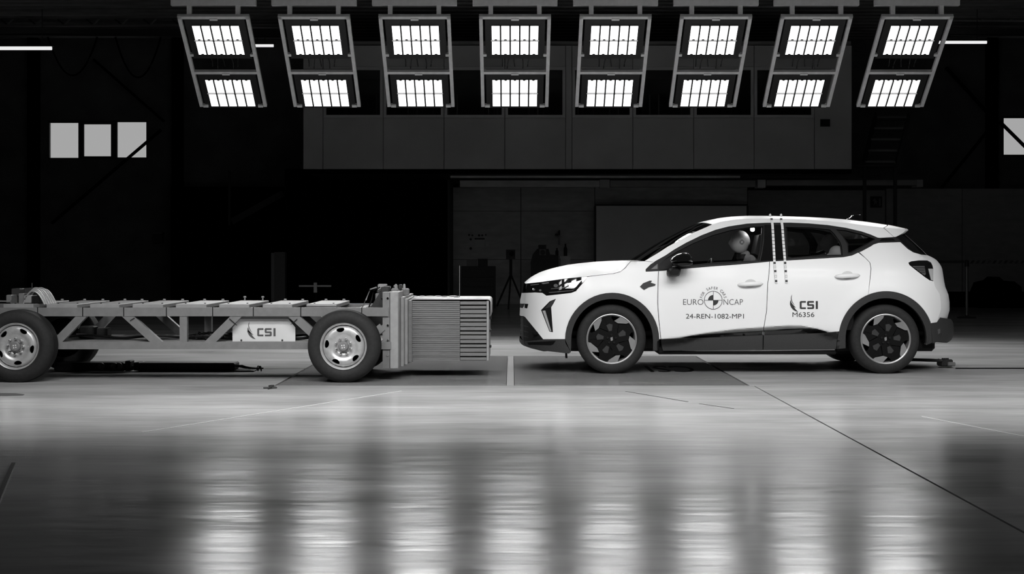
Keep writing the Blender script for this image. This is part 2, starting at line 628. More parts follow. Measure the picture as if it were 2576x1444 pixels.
panel('duct_run', rect(1928, 2305, 453, 466), 30.5, M_LOWALL2, db, depth=0.3)
panel('clamp', rect(2306, 2322, 452, 470), 30.45, M_MEZZ, db, depth=0.4)
v = panel('wall_vent', rect(2064, 2088, 300, 318), YM - 0.03, M_BLACK, None, depth=0.03)
tag(v, 'small black vent box on the right end of the control room wall', 'vent')

# board leaning under the control room
bd = thing('display_board', tuple(P(1690, 770, 32)), 'large pale grey board standing against the wall behind the car', 'board')
panel('board_panel', rect(1500, 1878, 518, 775), 32, M_BOARD, bd, depth=0.05)
panel('top_rail', rect(1496, 1882, 513.5, 517.5), 31.98, M_HALLST, bd, depth=0.08)
panel('side_rail', rect(1494.5, 1499.5, 518, 775), 31.98, M_HALLST, bd, depth=0.08)
panel('side_rail', rect(1878.5, 1883, 518, 775), 31.98, M_HALLST, bd, depth=0.08)

# ------------------------------------------------------------------ hall steelwork
def truss(name, x0, x1, yt, yb, Y, label, step, group=None):
    t = thing(name, tuple(P((x0 + x1) / 2, yb, Y)), label, 'truss', group)
    panel('top_chord', rect(x0, x1, yt, yt + 4), Y, M_STEELP2, t, depth=0.08)
    panel('bottom_chord', rect(x0, x1, yb - 4, yb), Y, M_STEELP2, t, depth=0.08)
    x = x0 + 8
    while x < x1 - step:
        MB().bar(P(x, yb - 4, Y + 0.04), P(x + step * 0.42, yt + 4, Y + 0.04), 0.02, 0.03).build('diagonal', M_STEELP2, t)
        MB().bar(P(x + step * 0.46, yt + 4, Y + 0.05), P(x + step * 0.95, yb - 4, Y + 0.05), 0.03, 0.03).build('diagonal', M_HALLST, t)
        x += step
    return t


M_STEELP2 = mat('dull_truss_steel', 0.4, 0.5)
truss('roof_truss', -60, 470, 27, 65, 31, 'dark lattice roof truss at the upper left of the hall', 72)
truss('roof_truss', 2390, 2640, 14, 54, 31, 'dark lattice roof truss at the upper right of the hall', 72)
for x0, x1, lab in ((-80, 760, 'dark crane beam below the upper left truss'), (2390, 2680, 'dark crane beam below the upper right truss')):
    t = thing('crane_beam', tuple(P((x0 + x1) / 2, 88, 30.5)), lab, 'beam')
    panel('web', rect(x0, x1, 72, 88), 30.5, M_HALLST, t, depth=0.05)
    panel('flange', rect(x0, x1, 88, 91), 30.45, M_HALLST, t, depth=0.2)
for x, y0, y1, lab in ((82, 90, 765, 'dark steel wall column at the far left'), (445, 90, 765, 'dark steel wall column right of the three window panes'),
                       (2498, 90, 765, 'dark steel wall column beside the right window')):
    tag(MB().box(P(x, 0, 33.75).x - 0.12, P(x, 0, 33.75).x + 0.12, 33.72, 33.95, 0, P(0, y0, 33.7).z).build('steel_column', M_VOID), lab, 'column')


def brace(pa, pb, Y, lab, w=0.12):
    tag(MB().bar(P(pa[0], pa[1], Y), P(pb[0], pb[1], Y), 0.05, w, up=(0, 1, 0)).build('wall_brace', M_VOID), lab, 'brace')


brace((130, 562), (405, 327), 33.6, 'dark diagonal brace crossing the lower right corner of the left window')
brace((236, 150), (412, 305), 33.6, 'dark diagonal brace above the left window')
brace((2515, 306), (2640, 430), 33.6, 'dark diagonal brace crossing the right window')
brace((2330, 520), (2492, 320), 33.6, 'dark diagonal brace left of the right window')
brace((2380, 170), (2490, 290), 33.6, 'dark diagonal brace above and left of the right window')


def strip_light(x0, x1, y, h, Y, lab):
    t = thing('strip_light', tuple(P((x0 + x1) / 2, y - h, Y)), lab, 'strip light', 'ceiling strip lights')
    a, b = P(x0, y, Y), P(x1, y, Y)
    r = h * Y / FP / 2
    MB().tube([a, b], r, 10).build('tube', M_TUBE, t, 40)
    MB().box(a.x - 0.05, b.x + 0.05, Y - r * 0.8, Y + r * 0.8, a.z + r * 1.0, a.z + r * 1.9).build('housing', M_HALLST, t)
    for x in (a.x + 0.2, b.x - 0.2):
        MB().tube([(x, Y, a.z + r * 1.5), (x, Y, zc)], 0.008, 6).build('hanger', M_HALLST, t)


strip_light(-60, 130, 121.5, 9, 30.0, 'lit strip light hanging at the far left edge of the hall')
strip_light(626, 688, 115, 7, 33.0, 'short lit strip light seen between the first two lamp frames')
strip_light(2330, 2482, 106.5, 7.5, 30.0, 'lit strip light hanging beside the last lamp frame on the right')

# hanging cable loops on the left
def catenary(name, pts, Y, lab, r=0.02):
    (x0, y0), (xm, ym), (x1, y1) = pts
    out = []
    for i in range(21):
        t = i / 20
        px = x0 + (x1 - x0) * t
        base = y0 + (y1 - y0) * t
        sag = (ym - (y0 + y1) / 2) * (1 - (2 * t - 1) ** 2)
        out.append(P(px, base + sag, Y))
    tag(MB().tube(out, r, 6).build(name, M_VOID, None, 40), lab, 'cable')


catenary('hanging_cable', ((290, 92), (335, 195), (405, 92)), 30.6, 'black cable loop hanging from the crane beam nearest the lamp frames')
catenary('hanging_cable', ((120, 92), (160, 190), (245, 92)), 30.6, 'black cable loop hanging from the crane beam above the left window')

# ------------------------------------------------------------------ dim things at the back
def stair(name, x0, x1, y0, y1, dx, n, Y, lab):
    t = thing(name, tuple(P((x0 + x1) / 2, y1, Y)), lab, 'stairs')
    for i in range(n):
        s = i / (n - 1)
        yy = y1 + (y0 - y1) * s
        ox = dx * s
        panel('tread', rect(x0 + ox, x1 + ox, yy, yy + 5), Y + s * 1.2, M_MIDOBJ, t, depth=0.25)
        panel('riser', rect(x0 + ox + 2, x1 + ox - 2, yy + 5, yy + 12), Y + s * 1.2 + 0.02, M_HALLST, t, depth=0.02)
    for x in (x0 - 3, x1 + 3):
        MB().bar(P(x, y1 + 8, Y - 0.05), P(x + dx, y0, Y + 1.2), 0.04, 0.18).build('stringer', M_HALLST, t)
    panel('landing', rect(2116.5, x1 + 8, y1 + 9, y1 + 14), Y - 0.1, M_HALLST, t, depth=0.9)
    for x in (x0, x1):
        q = P(x, y1 + 14, Y + 0.2)
        MB().box(q.x - 0.03, q.x + 0.03, q.y - 0.03, q.y + 0.03, 0, q.z).build('support_post', M_HALLST, t)
    return t


stair('metal_stair', 2175, 2252, 292, 404, 32, 5, 29.0, 'dark open metal stair behind the last lamp frame')
hr = thing('stair_handrail', tuple(P(640, 560, 31.5)), 'dim slanting stair handrail below the control room on the left', 'handrail')
MB().bar(P(583, 558, 31.5), P(712, 486, 31.5), 0.04, 0.14).build('rail', M_MIDOBJ if False else M_HALLST, hr)
MB().bar(P(577, 430, 31.5), P(577, 566, 31.5), 0.05, 0.05).build('post', M_HALLST, hr)
col = thing('equipment_post', tuple(P(698, 803, 25)), 'dim grey square post standing behind the crash trolley', 'post')
panel('face', rect(690, 717, 634, 804.4), 25, M_MIDOBJ2 if False else mat('dim_post_grey', 0.028, 0.6), col, depth=0.2)
panel('edge_strip', rect(682, 690, 636, 804.4), 25, mat('dim_post_edge', 0.07, 0.6), col, depth=0.2)
th = thing('cross_handle', tuple(P(792, 735, 22)), 'small grey cross-shaped handle standing behind the trolley deck', 'handle')
panel('cross_bar', rect(752, 833, 717.5, 721.5), 22, M_MIDOBJ, th, depth=0.03)
panel('upright', rect(789, 797, 711, 736), 21.98, M_MIDOBJ, th, depth=0.05)
panel('stem', rect(794, 797, 736, 830), 22.0, M_VOID, th, depth=0.03)
jb = thing('junction_box', tuple(P(396, 612, 33.9)), 'small grey box on the dark wall behind the trolley', 'box')
panel('box_body', rect(386, 407, 588, 611), 33.8, mat('dim_box', 0.05, 0.6), jb, depth=0.2)
panel('box_lid', rect(385, 408, 585, 588), 33.75, M_MIDOBJ, jb, depth=0.25)

# cabinet, tripod and covered equipment under the control room
cb = thing('tool_cabinet', tuple(P(1205, 770, 30.5)), 'black tool cabinet with drawers behind the barrier', 'cabinet')
panel('body', rect(1160, 1246, 670, 775), 30.5, M_DARKOBJ, cb, depth=0.6)
for i in range(4):
    dr = panel('drawer', rect(1164, 1242, 676 + i * 24, 697 + i * 24), 30.46, M_DARKOBJ, cb, depth=0.04)
    panel('handle', rect(1185, 1220, 680 + i * 24, 683 + i * 24), 30.43, M_HALLST, dr, depth=0.03)
tag(panel('storage_box', rect(1174, 1199, 653, 669.5), 30.7, M_MIDOBJ, None, depth=0.3), 'small grey box lying on the black tool cabinet', 'box')
tag(panel('storage_box', rect(1202, 1226, 651, 669.5), 30.7, M_DARKOBJ, None, depth=0.3), 'small black box lying on the black tool cabinet', 'box')
tp = thing('camera_tripod', tuple(P(1284, 775, 29.5)), 'black tripod carrying a camera between cabinet and car nose', 'tripod')
for x in (1250, 1279, 1318):
    MB().tube([P(1285, 690, 29.5), P(x, 770 if x != 1279 else 778, 29.5 + (0.3 if x != 1279 else -0.3))], 0.02, 6).build('leg', M_DARKOBJ, tp)
MB().tube([P(1285, 695, 29.5), P(1285, 652, 29.5)], 0.03, 8).build('column', M_DARKOBJ, tp)
panel('camera_body', rect(1273, 1296, 628, 652), 29.4, M_DARKOBJ, tp, depth=0.25)
MB().lathe([(0.001, -0.12), (0.05, -0.12), (0.055, 0.0)], tuple(P(1288, 638, 29.4)), 'y', 16).build('camera_lens', M_GLOSS, tp, 40)
eq = thing('covered_machine', tuple(P(1385, 770, 30)), 'dark machine with a round head standing behind the car bonnet', 'machine')
panel('housing', [(1338, 775), (1336, 660), (1341, 640), (1352, 626), (1380, 626), (1384, 640), (1405, 642), (1408, 775)], 30, M_DARKOBJ, eq, depth=0.5)
panel('head_plate', rect(1357, 1373, 627, 642), 29.95, M_MIDOBJ, eq, depth=0.06)
MB().lathe([(0.001, -0.06), (0.05, -0.06), (0.055, 0.0)], tuple(P(1365, 635, 29.93)), 'y', 16).build('head_lens', M_DARKOBJ, eq, 40)
panel('cap', rect(1355, 1374, 616, 626), 30.0, M_DARKOBJ, eq, depth=0.3)
wb = thing('work_bench', tuple(P(1425, 775, 31)), 'grey work bench behind the car bonnet', 'bench')
panel('bench_top', rect(1408, 1437, 644, 650), 31, M_LOWALL, wb, depth=0.5)
panel('bench_front', rect(1410, 1435, 650, 775), 31.05, M_LOWALL, wb, depth=0.45)
for x0, x1, y0, nm, lab, m in ((1397, 1405, 624, 'bottle', 'black bottle standing on the machine behind the bonnet', M_DARKOBJ), (1418, 1427, 613, 'spray_bottle', 'tall black spray bottle on the grey work bench', M_DARKOBJ)):
    a, b, c = P(x0, y0, 31.2), P(x1, 644, 31.2), P((x0 + x1) / 2, 644, 31.2)
    r = (b.x - a.x) / 2
    h = a.z - b.z
    tag(MB().lathe([(0.001, 0), (r, 0), (r, h * 0.6), (r * 0.45, h * 0.78), (r * 0.45, h), (0.001, h)], tuple(c), 'z', 12).build(nm, m, None, 40), lab, 'bottle')
ph = thing('wall_hook_lamp', tuple(P(1406, 615, 32.4)), 'thin pale lamp tube held on the wall above the work bench', 'wall lamp')
panel('tube', rect(1404.5, 1409, 592, 616), 32.4, mat('dim_white', 0.25, 0.5), ph, depth=0.05)
panel('bracket', [(1398, 588), (1406, 588), (1407, 579), (1409, 579), (1409, 592), (1398, 591)], 32.4, M_DARKOBJ, ph, depth=0.6)
for i, (x0, x1, y0, y1, lab) in enumerate(((1196, 1218, 602, 621, 'pale paper notice with a black header on the wall above the cabinet'),
                                           (1222, 1230, 608, 620, 'small faint paper notice right of the larger notice'))):
    t = thing('wall_notice', tuple(P((x0 + x1) / 2, y1, 32.98)), lab, 'notice')
    panel('paper', rect(x0, x1, y0, y1), 32.97, M_BOARD, t, depth=0.01)
    if i == 0:
        panel('header', rect(1194, 1219, 599, 602.5), 32.96, M_DARKOBJ, t, depth=0.01)
for i, (x, y, r) in enumerate(((1180, 591, 2.5), (1188, 592, 2.5), (1205, 592, 3), (1213, 592, 2.5), (1222, 591, 2), (1184, 602, 3), (1184, 625, 3.5))):
    lab = ['first', 'second', 'third', 'fourth', 'last'][i] + ' in the row of small dark tools above the notice' if i < 5 else ('small dark round tool left of the notice' if i == 5 else 'lowest small dark round tool beside the notice')
    a = P(x, y, 32.95)
    tag(MB().lathe([(0.001, -0.03), (r * 0.007, -0.03), (r * 0.0092, 0.045), (0.001, 0.045)], tuple(a), 'y', 10).build('wall_tool', M_DARKOBJ, None, 40), lab, 'tool', 'tools on the wall')

# belt barrier at the right
bp = thing('belt_post', tuple(P(2432, 800, 25.7)), 'grey belt barrier post standing right of the car', 'barrier post')
q = bp.location
MB().lathe([(0.001, 0.0), (0.17, 0.0), (0.16, 0.02), (0.035, 0.035), (0.03, 0.05)], tuple(q), 'z', 24).build('base', M_DARKOBJ, bp, 40)
MB().lathe([(0.028, 0.03), (0.028, 0.95)], tuple(q), 'z', 16).build('pole', mat('dim_pole', 0.16, 0.4, metal=0.5), bp, 40)
MB().lathe([(0.035, 0.93), (0.04, 0.95), (0.04, 1.04), (0.001, 1.05)], tuple(q), 'z', 16).build('head', M_DARKOBJ, bp, 40)
t = thing('barrier_belt', tuple(P(2510, 660, 25.7)), 'striped barrier belt running right from the belt post', 'belt', 'barrier belts')
for i in range(12):
    x0 = 2440 + i * 14
    panel('stripe', [(x0, 663), (x0 + 5, 655), (x0 + 12, 655), (x0 + 7, 663)], 25.7, M_DARKOBJ if i % 2 == 0 else mat('dim_stripe', 0.045, 0.6), t, depth=0.004)
t = tag(panel('barrier_belt', rect(2200, 2425, 655, 662), 25.72, M_DARKOBJ, None, depth=0.004), 'plain black barrier belt running left from the post behind the car', 'belt', 'barrier belts')
sg = thing('exit_sign', tuple(P(2204, 522, 32.97)), 'small dark pictogram sign on the wall behind the car roof', 'sign')
panel('plate', rect(2190, 2219, 494, 522), 32.97, M_DARKOBJ, sg, depth=0.03)
panel('pictogram', [(2198, 500), (2203, 499), (2204, 505), (2209, 507), (2205, 509), (2207, 517), (2203, 511), (2197, 518), (2200, 508), (2195, 505)], 32.965, M_MIDOBJ, sg, depth=0.01)
panel('pictogram', rect(2211, 2216, 499, 518), 32.965, M_MIDOBJ, sg, depth=0.01)
hp = thing('covered_pallet', tuple(P(2520, 775, 32)), 'low black covered heap against the wall at the right', 'pallet')
panel('cover', [(2462, 790), (2470, 735), (2480, 712), (2505, 706), (2515, 697), (2525, 706), (2552, 708), (2570, 722), (2576, 790)], 30.5, M_VOID, hp, depth=0.8)
panel('low_block', rect(2300, 2700, 736, 790), 31.0, M_VOID, hp, depth=0.8)

#@@LAMPS
# ================================================================== LAMP FRAMES
LT = Vector((0, 22.0, 0)); LT.z = CAMH + (HOR - 38.5) * 22.0 / FP
LB = Vector((0, 23.62, 0)); LB.z = CAMH + (HOR - 266) * 23.62 / FP
LD = (LB - LT)
LLEN = LD.length
LD.normalize()
LN = Vector((0, LD.z, -LD.y))          # faces down and out of the row
if LN.y > 0:
    LN = -LN


def v_of(py):
    lo, hi = -0.5, LLEN + 0.5
    for _ in range(40):
        m = (lo + hi) / 2
        q = LT + LD * m
        if HOR - FP * (q.z - CAMH) / q.y < py:
            lo = m
        else:
            hi = m
    return (lo + hi) / 2


LY = 18.5                              # distance of the far row; frames are drawn at 22 m and scaled
KS = LY / 22.0
LZ = CAMH + (LT.z - CAMH) * KS


HW = 181 * 22.0 / FP / 2               # half width of a frame


def lamp_frame():
    root = thing('lamp_frame', (0, 0, 0), 'x', 'light', 'LED lamp frames')

    def L(u, v, n=0.0):
        return Vector((u, 0, 0)) + LD * v + LN * n

    T = 0.055
    for s in (-1, 1):
        MB().bar(L(s * (HW - T / 2), 0), L(s * (HW - T / 2), LLEN), T, T, up=LN).build('side_rail', M_LAMPF, root, local=True)
        MB().bar(L(s * (HW - T * 1.1), LLEN - 0.02, 0.01), L(s * (HW - T * 2.6), LLEN - 0.02, 0.01), 0.05, 0.05, up=LN).build('foot_bracket', M_LAMPF, root, local=True)
        MB().bar(L(s * (HW - T), v_of(137)), L(s * (HW - T * 1.9), v_of(137)), 0.05, 0.05, up=LN).build('clip', M_LAMPF, root, local=True)
        MB().bar((s * (HW - 0.18), 0.05, 0.02), (s * (HW - 0.18), 0.05, 0.16), 0.07, 0.07, up=(0, 1, 0)).build('hanger_post', M_LAMPF, root, local=True)
        MB().bar((s * (HW + 0.05), 0.05, 0.22), (s * (HW + 0.05), 0.05, (zc - LZ) / KS), 0.05, 0.05, up=(0, 1, 0)).build('drop_rod', M_LAMPF, root, local=True)
    MB().bar(L(-HW, 0.03), L(HW, 0.03), T, T, up=LN).build('cross_bar', M_LAMPF, root, local=True)
    MB().bar(L(-HW + T, v_of(181)), L(HW - T, v_of(181)), T, T, up=LN).build('cross_bar', M_LAMPF, root, local=True)
    MB().bar((-HW - 0.10, 0.05, 0.20), (HW + 0.10, 0.05, 0.20), 0.10, 0.09).build('hanger_beam', M_LAMPF, root, local=True)
    for hi, (ya, yb) in enumerate(((64, 136), (200, 266))):
        v0, v1 = v_of(ya), v_of(yb)
        pad = 0.14
        h = obj('lamp_head', *headbox(L, HW - T * 1.6, v0 - pad, v1 + (0.05 if hi else 0.10)), M_LAMPB, root, local=True)
        MB().bar(L(-0.06, v0 - pad - 0.015, 0.02), L(0.06, v0 - pad - 0.015, 0.02), 0.04, 0.04, up=LN).build('latch', M_LAMPF, h, local=True)
        wtot = 2 * HW * 0.678
        pw = wtot / 5
        vm = v0 + (v1 - v0) * (0.5)
        for r, (a, b) in enumerate(((v0, vm - 0.007), (vm + 0.007, v1))):
            for c in range(5):
                x0 = -wtot / 2 + c * pw + 0.013
                x1 = x0 + pw - 0.026
                xm = (x0 + x1) / 2
                nt = 0.025
                if hi == 0:
                    out = [(x0, a), (x1, a), (x1, b), (xm + nt, b), (xm + nt * 0.6, b - nt * 0.7), (xm - nt * 0.6, b - nt * 0.7), (xm - nt, b), (x0, b)]
                else:
                    out = [(x0, a), (xm - nt, a), (xm - nt * 0.6, a + nt * 0.7), (xm + nt * 0.6, a + nt * 0.7), (xm + nt, a), (x1, a), (x1, b), (x0, b)]
                n = len(out)
                vv = [L(p[0], p[1], 0.012) for p in out] + [L(p[0], p[1], -0.03) for p in out]
                ff = [tuple(range(n))] + [(i, i + n, (i + 1) % n + n, (i + 1) % n) for i in range(n)]
                # only the front face glows
                o = obj('led_module', vv, ff, M_LED, h, local=True)
                o.data.materials.append(M_LAMPB)
                for p in o.data.polygons[1:]:
                    p.material_index = 1
        for c in range(1, 5):  # black bars added so the beam reflects as separate modules
            x = -wtot / 2 + c * pw
            MB().bar(L(x, v0, 0.022), L(x, v1, 0.022), 0.022, 0.024, up=LN).build('beam_divider', M_LAMPB, h, local=True)
        MB().bar(L(-wtot / 2, vm, 0.022), L(wtot / 2, vm, 0.022), 0.010, 0.024, up=LN).build('beam_divider', M_LAMPB, h, local=True)
        ld = bpy.data.lights.get('led_light') or bpy.data.lights.new('led_light', 'AREA')
        ld.shape, ld.size, ld.size_y = 'RECTANGLE', wtot, v1 - v0
        ld.energy, ld.spread = LED_WATT, math.radians(LED_SPREAD)
        lo = bpy.data.objects.new('led_light', ld)
        C.objects.link(lo)
        lo.parent = h
        lo.matrix_local = Matrix.Translation(L(0, (v0 + v1) / 2, 0.02)) @ LN.to_track_quat('-Z', 'Y').to_matrix().to_4x4()
        if hi == 0:
            for k in range(5):
                x = -0.22 + k * 0.11
                pts = [L(x + 0.02 * math.sin(k * 2.1 + t * 2), v1 + 0.08 + t * (v_of(178) - v1 - 0.08) * (0.9 if k % 2 else 0.75), -0.02 - 0.05 * math.sin(t * PI)) for t in [i / 8 for i in range(9)]]
                MB().tube(pts, 0.008, 5).build('cable', M_LAMPB, h, 40, local=True)
    return root


def headbox(L, hw, v0, v1):
    v = [L(s * hw, a, n) for n in (0.0, -0.10) for (s, a) in ((-1, v0), (1, v0), (1, v1), (-1, v1))]
    f = [(0, 1, 2, 3), (7, 6, 5, 4), (0, 4, 5, 1), (1, 5, 6, 2), (2, 6, 7, 3), (3, 7, 4, 0)]
    return v, f


proto = lamp_frame()
proto.scale = (KS, KS, KS)
ORD = ['leftmost', 'second', 'third', 'fourth', 'fifth', 'sixth', 'seventh', 'last']
for i in range(8):
    o = proto if i == 0 else copy_tree(proto)
    o.location = ((536 + 253.2 * i - CX) * LY / FP, LY, LZ)
    o['label'] = ('leftmost' if i == 0 else 'rightmost' if i == 7 else ORD[i] + ' from left') + ' of the eight hanging grey frames with two lit LED panels'
# the matching row hung on the camera's side of the track (its panels mirror in the car's glass and sill)
for i in range(8):
    o = copy_tree(proto)
    o.location = ((536 + 253.2 * i - CX) * LY / FP, 9.9, LZ)
    o.rotation_euler = (0, 0, PI)
    o['label'] = ORD[i] + ' from left of the LED frames above the near floor, mirrored in glass'
    o['group'] = 'near row of LED lamp frames'

#@@CAR
# ================================================================== THE CAR
YC = 14.55
ZG = np.arange(0.0, 1.8, 0.004)
_w = np.interp(ZG, [.10, .20, .30, .40, .50, .62, .75, .86, .95, 1.02, 1.08, 1.14, 1.24, 1.34, 1.42, 1.48, 1.53, 1.6, 1.7],
               [.845, .865, .880, .884, .890, .897, .897, .888, .870, .850, .822, .792, .742, .688, .640, .595, .545, .46, .34])
_k = np.exp(-0.5 * (np.arange(-24, 25) / 8.0) ** 2)
WT = np.convolve(np.pad(_w, 24, 'edge'), _k / _k.sum(), 'valid')
SC_X = np.array([(p - CX) * 13.67 / FP for p in (1655, 1707, 1785, 1856, 1922, 1981, 2017, 2053, 2089, 2105)])
SC_Z = np.array([CAMH - (p - HOR) * 13.67 / FP for p in (853, 848, 835, 826, 821.5, 817.5, 818, 825.5, 834.5, 838)])
FWX, RWX, WZ = 0.9595, 3.598, 0.3285


def sstep(t):
    t = np.clip(t, 0, 1)
    return t * t * (3 - 2 * t)


def Wf(X, Z):
    w = np.interp(Z, ZG, WT)
    d = np.clip((X - (0.072 + np.clip(Z - 0.78, 0, 1) * 0.35)) / 0.78, 0.002, 1)
    w = w * (1 - (1 - d) ** 3) ** 0.385
    xe = 4.18 - np.clip(Z - 0.85, 0, 1) * 0.35
    t = np.clip((X - (xe - 0.55)) / 0.55, 0, 1.25)
    w = w - 0.17 * t ** 2.6
    g = np.clip((Z - 1.0) / 0.3, 0, 1)
    w = w - 0.10 * g * np.clip((X - 2.9) / 1.1, 0, 1.2) ** 1.6
    for wx in (FWX, RWX):                       # flared arches
        r = np.hypot(X - wx, Z - WZ)
        w = w + 0.016 * np.exp(-((r - 0.47) / 0.09) ** 2)
    zl = np.interp(X, SC_X, SC_Z)               # hollow along the door bottoms
    inx = (X > SC_X[0]) & (X < SC_X[-1])
    w = w - np.where(inx, 0.085 * sstep((zl - Z) / 0.055) * (Z > 0.2), 0)
    return w


def surf(px, py, off=0.0):
    px, py = np.asarray(px, float), np.asarray(py, float)
    Y = np.full(px.shape, 13.67)
    for _ in range(40):
        X = (px - CX) * Y / FP
        Z = CAMH - (py - HOR) * Y / FP
        Y = 0.5 * Y + 0.5 * (YC - Wf(X, Z) - off)
    return np.stack([(px - CX) * Y / FP, Y, CAMH - (py - HOR) * Y / FP], -1)


car = thing('car', (2.24, YC, 0), 'white hatchback car with dark wheel arches and test lettering on its doors', 'car')
FAR = {}


def side(name, outer, m, parent=None, holes=(), off=0.0, sp=7.0, depth=0.014, both=True, smooth=40):
    """a body part traced on the near flank, laid on the body surface, with its twin on the far flank"""
    parent = parent or car
    v, tr = triangulate(outer, list(holes), sp)
    tr = flip(tr)
    v3 = surf(v[:, 0], v[:, 1], off)
    vv, ff = sheet_geo(v3, tr, (0, depth, 0) if depth else None)
    o = obj(name, vv, ff, m, parent, smooth)
    if both:
        pf = FAR.get(parent.name, car) if parent is not car else car
        vm = [(a[0], 2 * YC - a[1], a[2]) for a in vv]
        o2 = obj(name, vm, [tuple(reversed(t)) for t in ff], m, pf, smooth)
        FAR[o.name] = o2
    return o


def resample(pts, n):
    p = np.array(pts, float)
    d = np.r_[0, np.cumsum(np.linalg.norm(np.diff(p, axis=0), axis=1))]
    t = np.linspace(0, d[-1], n)
    return np.stack([np.interp(t, d, p[:, k]) for k in range(p.shape[1])], -1)


def across(name, edge, centre, m, n=24, k=20, p=2.3, off=0.0, yc=YC - 0.15, parent=None, smooth=50):
    """a panel spanning the car's width, from a traced near edge over a centre line to the far edge"""
    e = resample(surf([a[0] for a in edge], [a[1] for a in edge], off), n)
    c = resample([tuple(P(a[0], a[1], yc)) for a in centre], n)
    v, f = [], []
    for i in range(n):
        ye = YC - e[i, 1]
        for j in range(k + 1):
            s = -1 + 2 * j / k
            w = 1 - abs(s) ** p
            v.append((e[i, 0] + (c[i, 0] - e[i, 0]) * w, YC + s * ye, e[i, 2] + (c[i, 2] - e[i, 2]) * w))
    for i in range(n - 1):
        for j in range(k):
            a = i * (k + 1) + j
            f.append((a, a + 1, a + k + 2, a + k + 1))
    return obj(name, v, f, m, parent or car, smooth)


def arc(cx, cy, r, a0, a1, n=24, ry=None):
    return [(cx + r * math.cos(math.radians(a0 + (a1 - a0) * i / n)), cy - (ry or r) * math.sin(math.radians(a0 + (a1 - a0) * i / n))) for i in range(n + 1)]


FC, RC = (1540, 855), (2229, 852)
RO, RI = 118.5, 103
# ---- outlines shared by neighbouring panels (photo pixels)
TRIM_UP = [(1625, 677), (1638.5, 664), (1648, 657), (1674, 642.5), (1697, 627), (1726, 610.5), (1764, 592), (1786, 583.5), (1800, 578), (1833, 569.5), (1879, 562.5), (1926, 560.3),
           (1989, 560), (2035, 562), (2082, 566), (2128, 573), (2167, 582), (2190.5, 590), (2208, 597.6)]
TRIM_LO = [(1626, 683), (1658, 681.7), (1680.5, 679.7), (1713, 676.3), (1800, 669), (1833, 666.8), (1880, 663), (1942, 657), (2004, 653.5), (2066, 649.7), (2120.7, 646.6), (2144, 642), (2167, 632), (2190.5, 619.4), (2198, 614.5), (2211, 610.3), (2265, 608.5)]
RAIL_UP = [(1622, 656.5), (1654, 637.5), (1681, 620), (1720, 599), (1741, 587), (1775, 572.5), (1792, 564.5), (1812, 558), (1845, 552.5), (1878, 550), (1943, 549.5), (2026, 552), (2080, 556), (2126, 560.5), (2180, 567.5), (2222, 573)]
SH1 = [(1656.5, 682), (1655.5, 720), (1654.5, 760), (1657, 800), (1661, 838), (1662.5, 853)]
SH2 = [(1936.5, 657.5), (1934.5, 690), (1931.5, 713), (1928.5, 782), (1921.8, 822), (1920.5, 843)]
SH3 = [(2160.5, 635), (2177, 649), (2188.5, 661), (2191, 675), (2189, 700), (2184.5, 741)]


def dx(pts, d):
    return [(a + d, b) for a, b in pts]


# ---- dark sheet added behind the gaps to keep them black and stop light
shell = [(1330, 745), (1475, 700), (1560, 690), (1630, 686)] + dx([(a, b + 5) for a, b in TRIM_LO[1:]], 0) + [(2310, 660), (2340, 720), (2350, 800)] + [(2345, 850)] + arc(RC[0], RC[1], RI + 8, 0, 180) + [(2112, 874), (1660, 876)] + arc(FC[0], FC[1], RI + 8, 0, 180) + [(1380, 870), (1335, 860)]
side('gap_blackout', shell, M_DARK, off=-0.085, sp=14, depth=None)

# ---- white panels
hood_edge = [(1322, 713.5), (1368, 708.5), (1424, 700.5), (1474, 695.5), (1510, 691.5), (1545, 687.5), (1560, 683), (1572, 674), (1580, 664), (1586, 657.8)]
hood_ctr = [(1320.5, 712), (1327, 705), (1340, 695.5), (1360, 685), (1380, 678.5), (1400, 673), (1430, 666.5), (1460, 662.5), (1500, 658.5), (1540, 656.2), (1575, 655.5)]
across('bonnet', hood_edge, hood_ctr, M_WHITE, n=36, k=28, p=2.6)
fender = [(1477, 696.5), (1510, 692.5), (1545, 688.5), (1561, 684), (1573, 675), (1581, 665), (1587, 658.3), (1622, 657.3), (1645, 660), (1637, 664.5), (1624, 677.5), (1624.5, 683.5), (1655.6, 682.4)] + dx(SH1[1:], -0.8) + [(1658.3, 853)] + arc(FC[0], FC[1], RO, 0.8, 139) + [(1452, 741), (1450, 731), (1464, 715), (1468, 711)]
side('fender', fender, M_WHITE)
bumper = [(1322, 737), (1346, 735.8), (1364.5, 737), (1374.5, 744), (1408, 740.5), (1437, 737), (1450, 732), (1452, 741)] + arc(FC[0], FC[1], RO, 139, 179, 10)[0:] + [(1366.5, 853.4), (1321, 797.5), (1317, 795)]
drl = [(1398.7, 751.6), (1383, 757.7), (1361, 780), (1382, 834), (1391, 836), (1386.5, 773), (1392, 764.4)]
slot = [(1319.5, 763.6), (1329, 764.8), (1326, 776), (1319.5, 774.8)]
side('front_bumper', bumper, M_WHITE, holes=[drl, slot], sp=5)
doorf = dx(SH1[::-1], 0.8) + [(1658.5, 682.2), (1680.5, 680.3), (1713, 677), (1800, 669.7), (1833, 667.5), (1880, 663.7), (1935.6, 658.3)] + dx(SH2[1:], -0.8) + [(1809, 848), (1707, 851)]
DF = side('door', doorf, M_WHITE, sp=3)
doorr = dx(SH2[::-1], 0.8) + [(1938, 658), (2004, 654.2), (2066, 650.4), (2120.7, 647.3), (2144, 642.8), (2159, 635.5)] + dx(SH3[1:], -0.8) + arc(RC[0], RC[1], RO + 1, 112, 171, 14) + [(2080, 837.5), (1990, 841)]
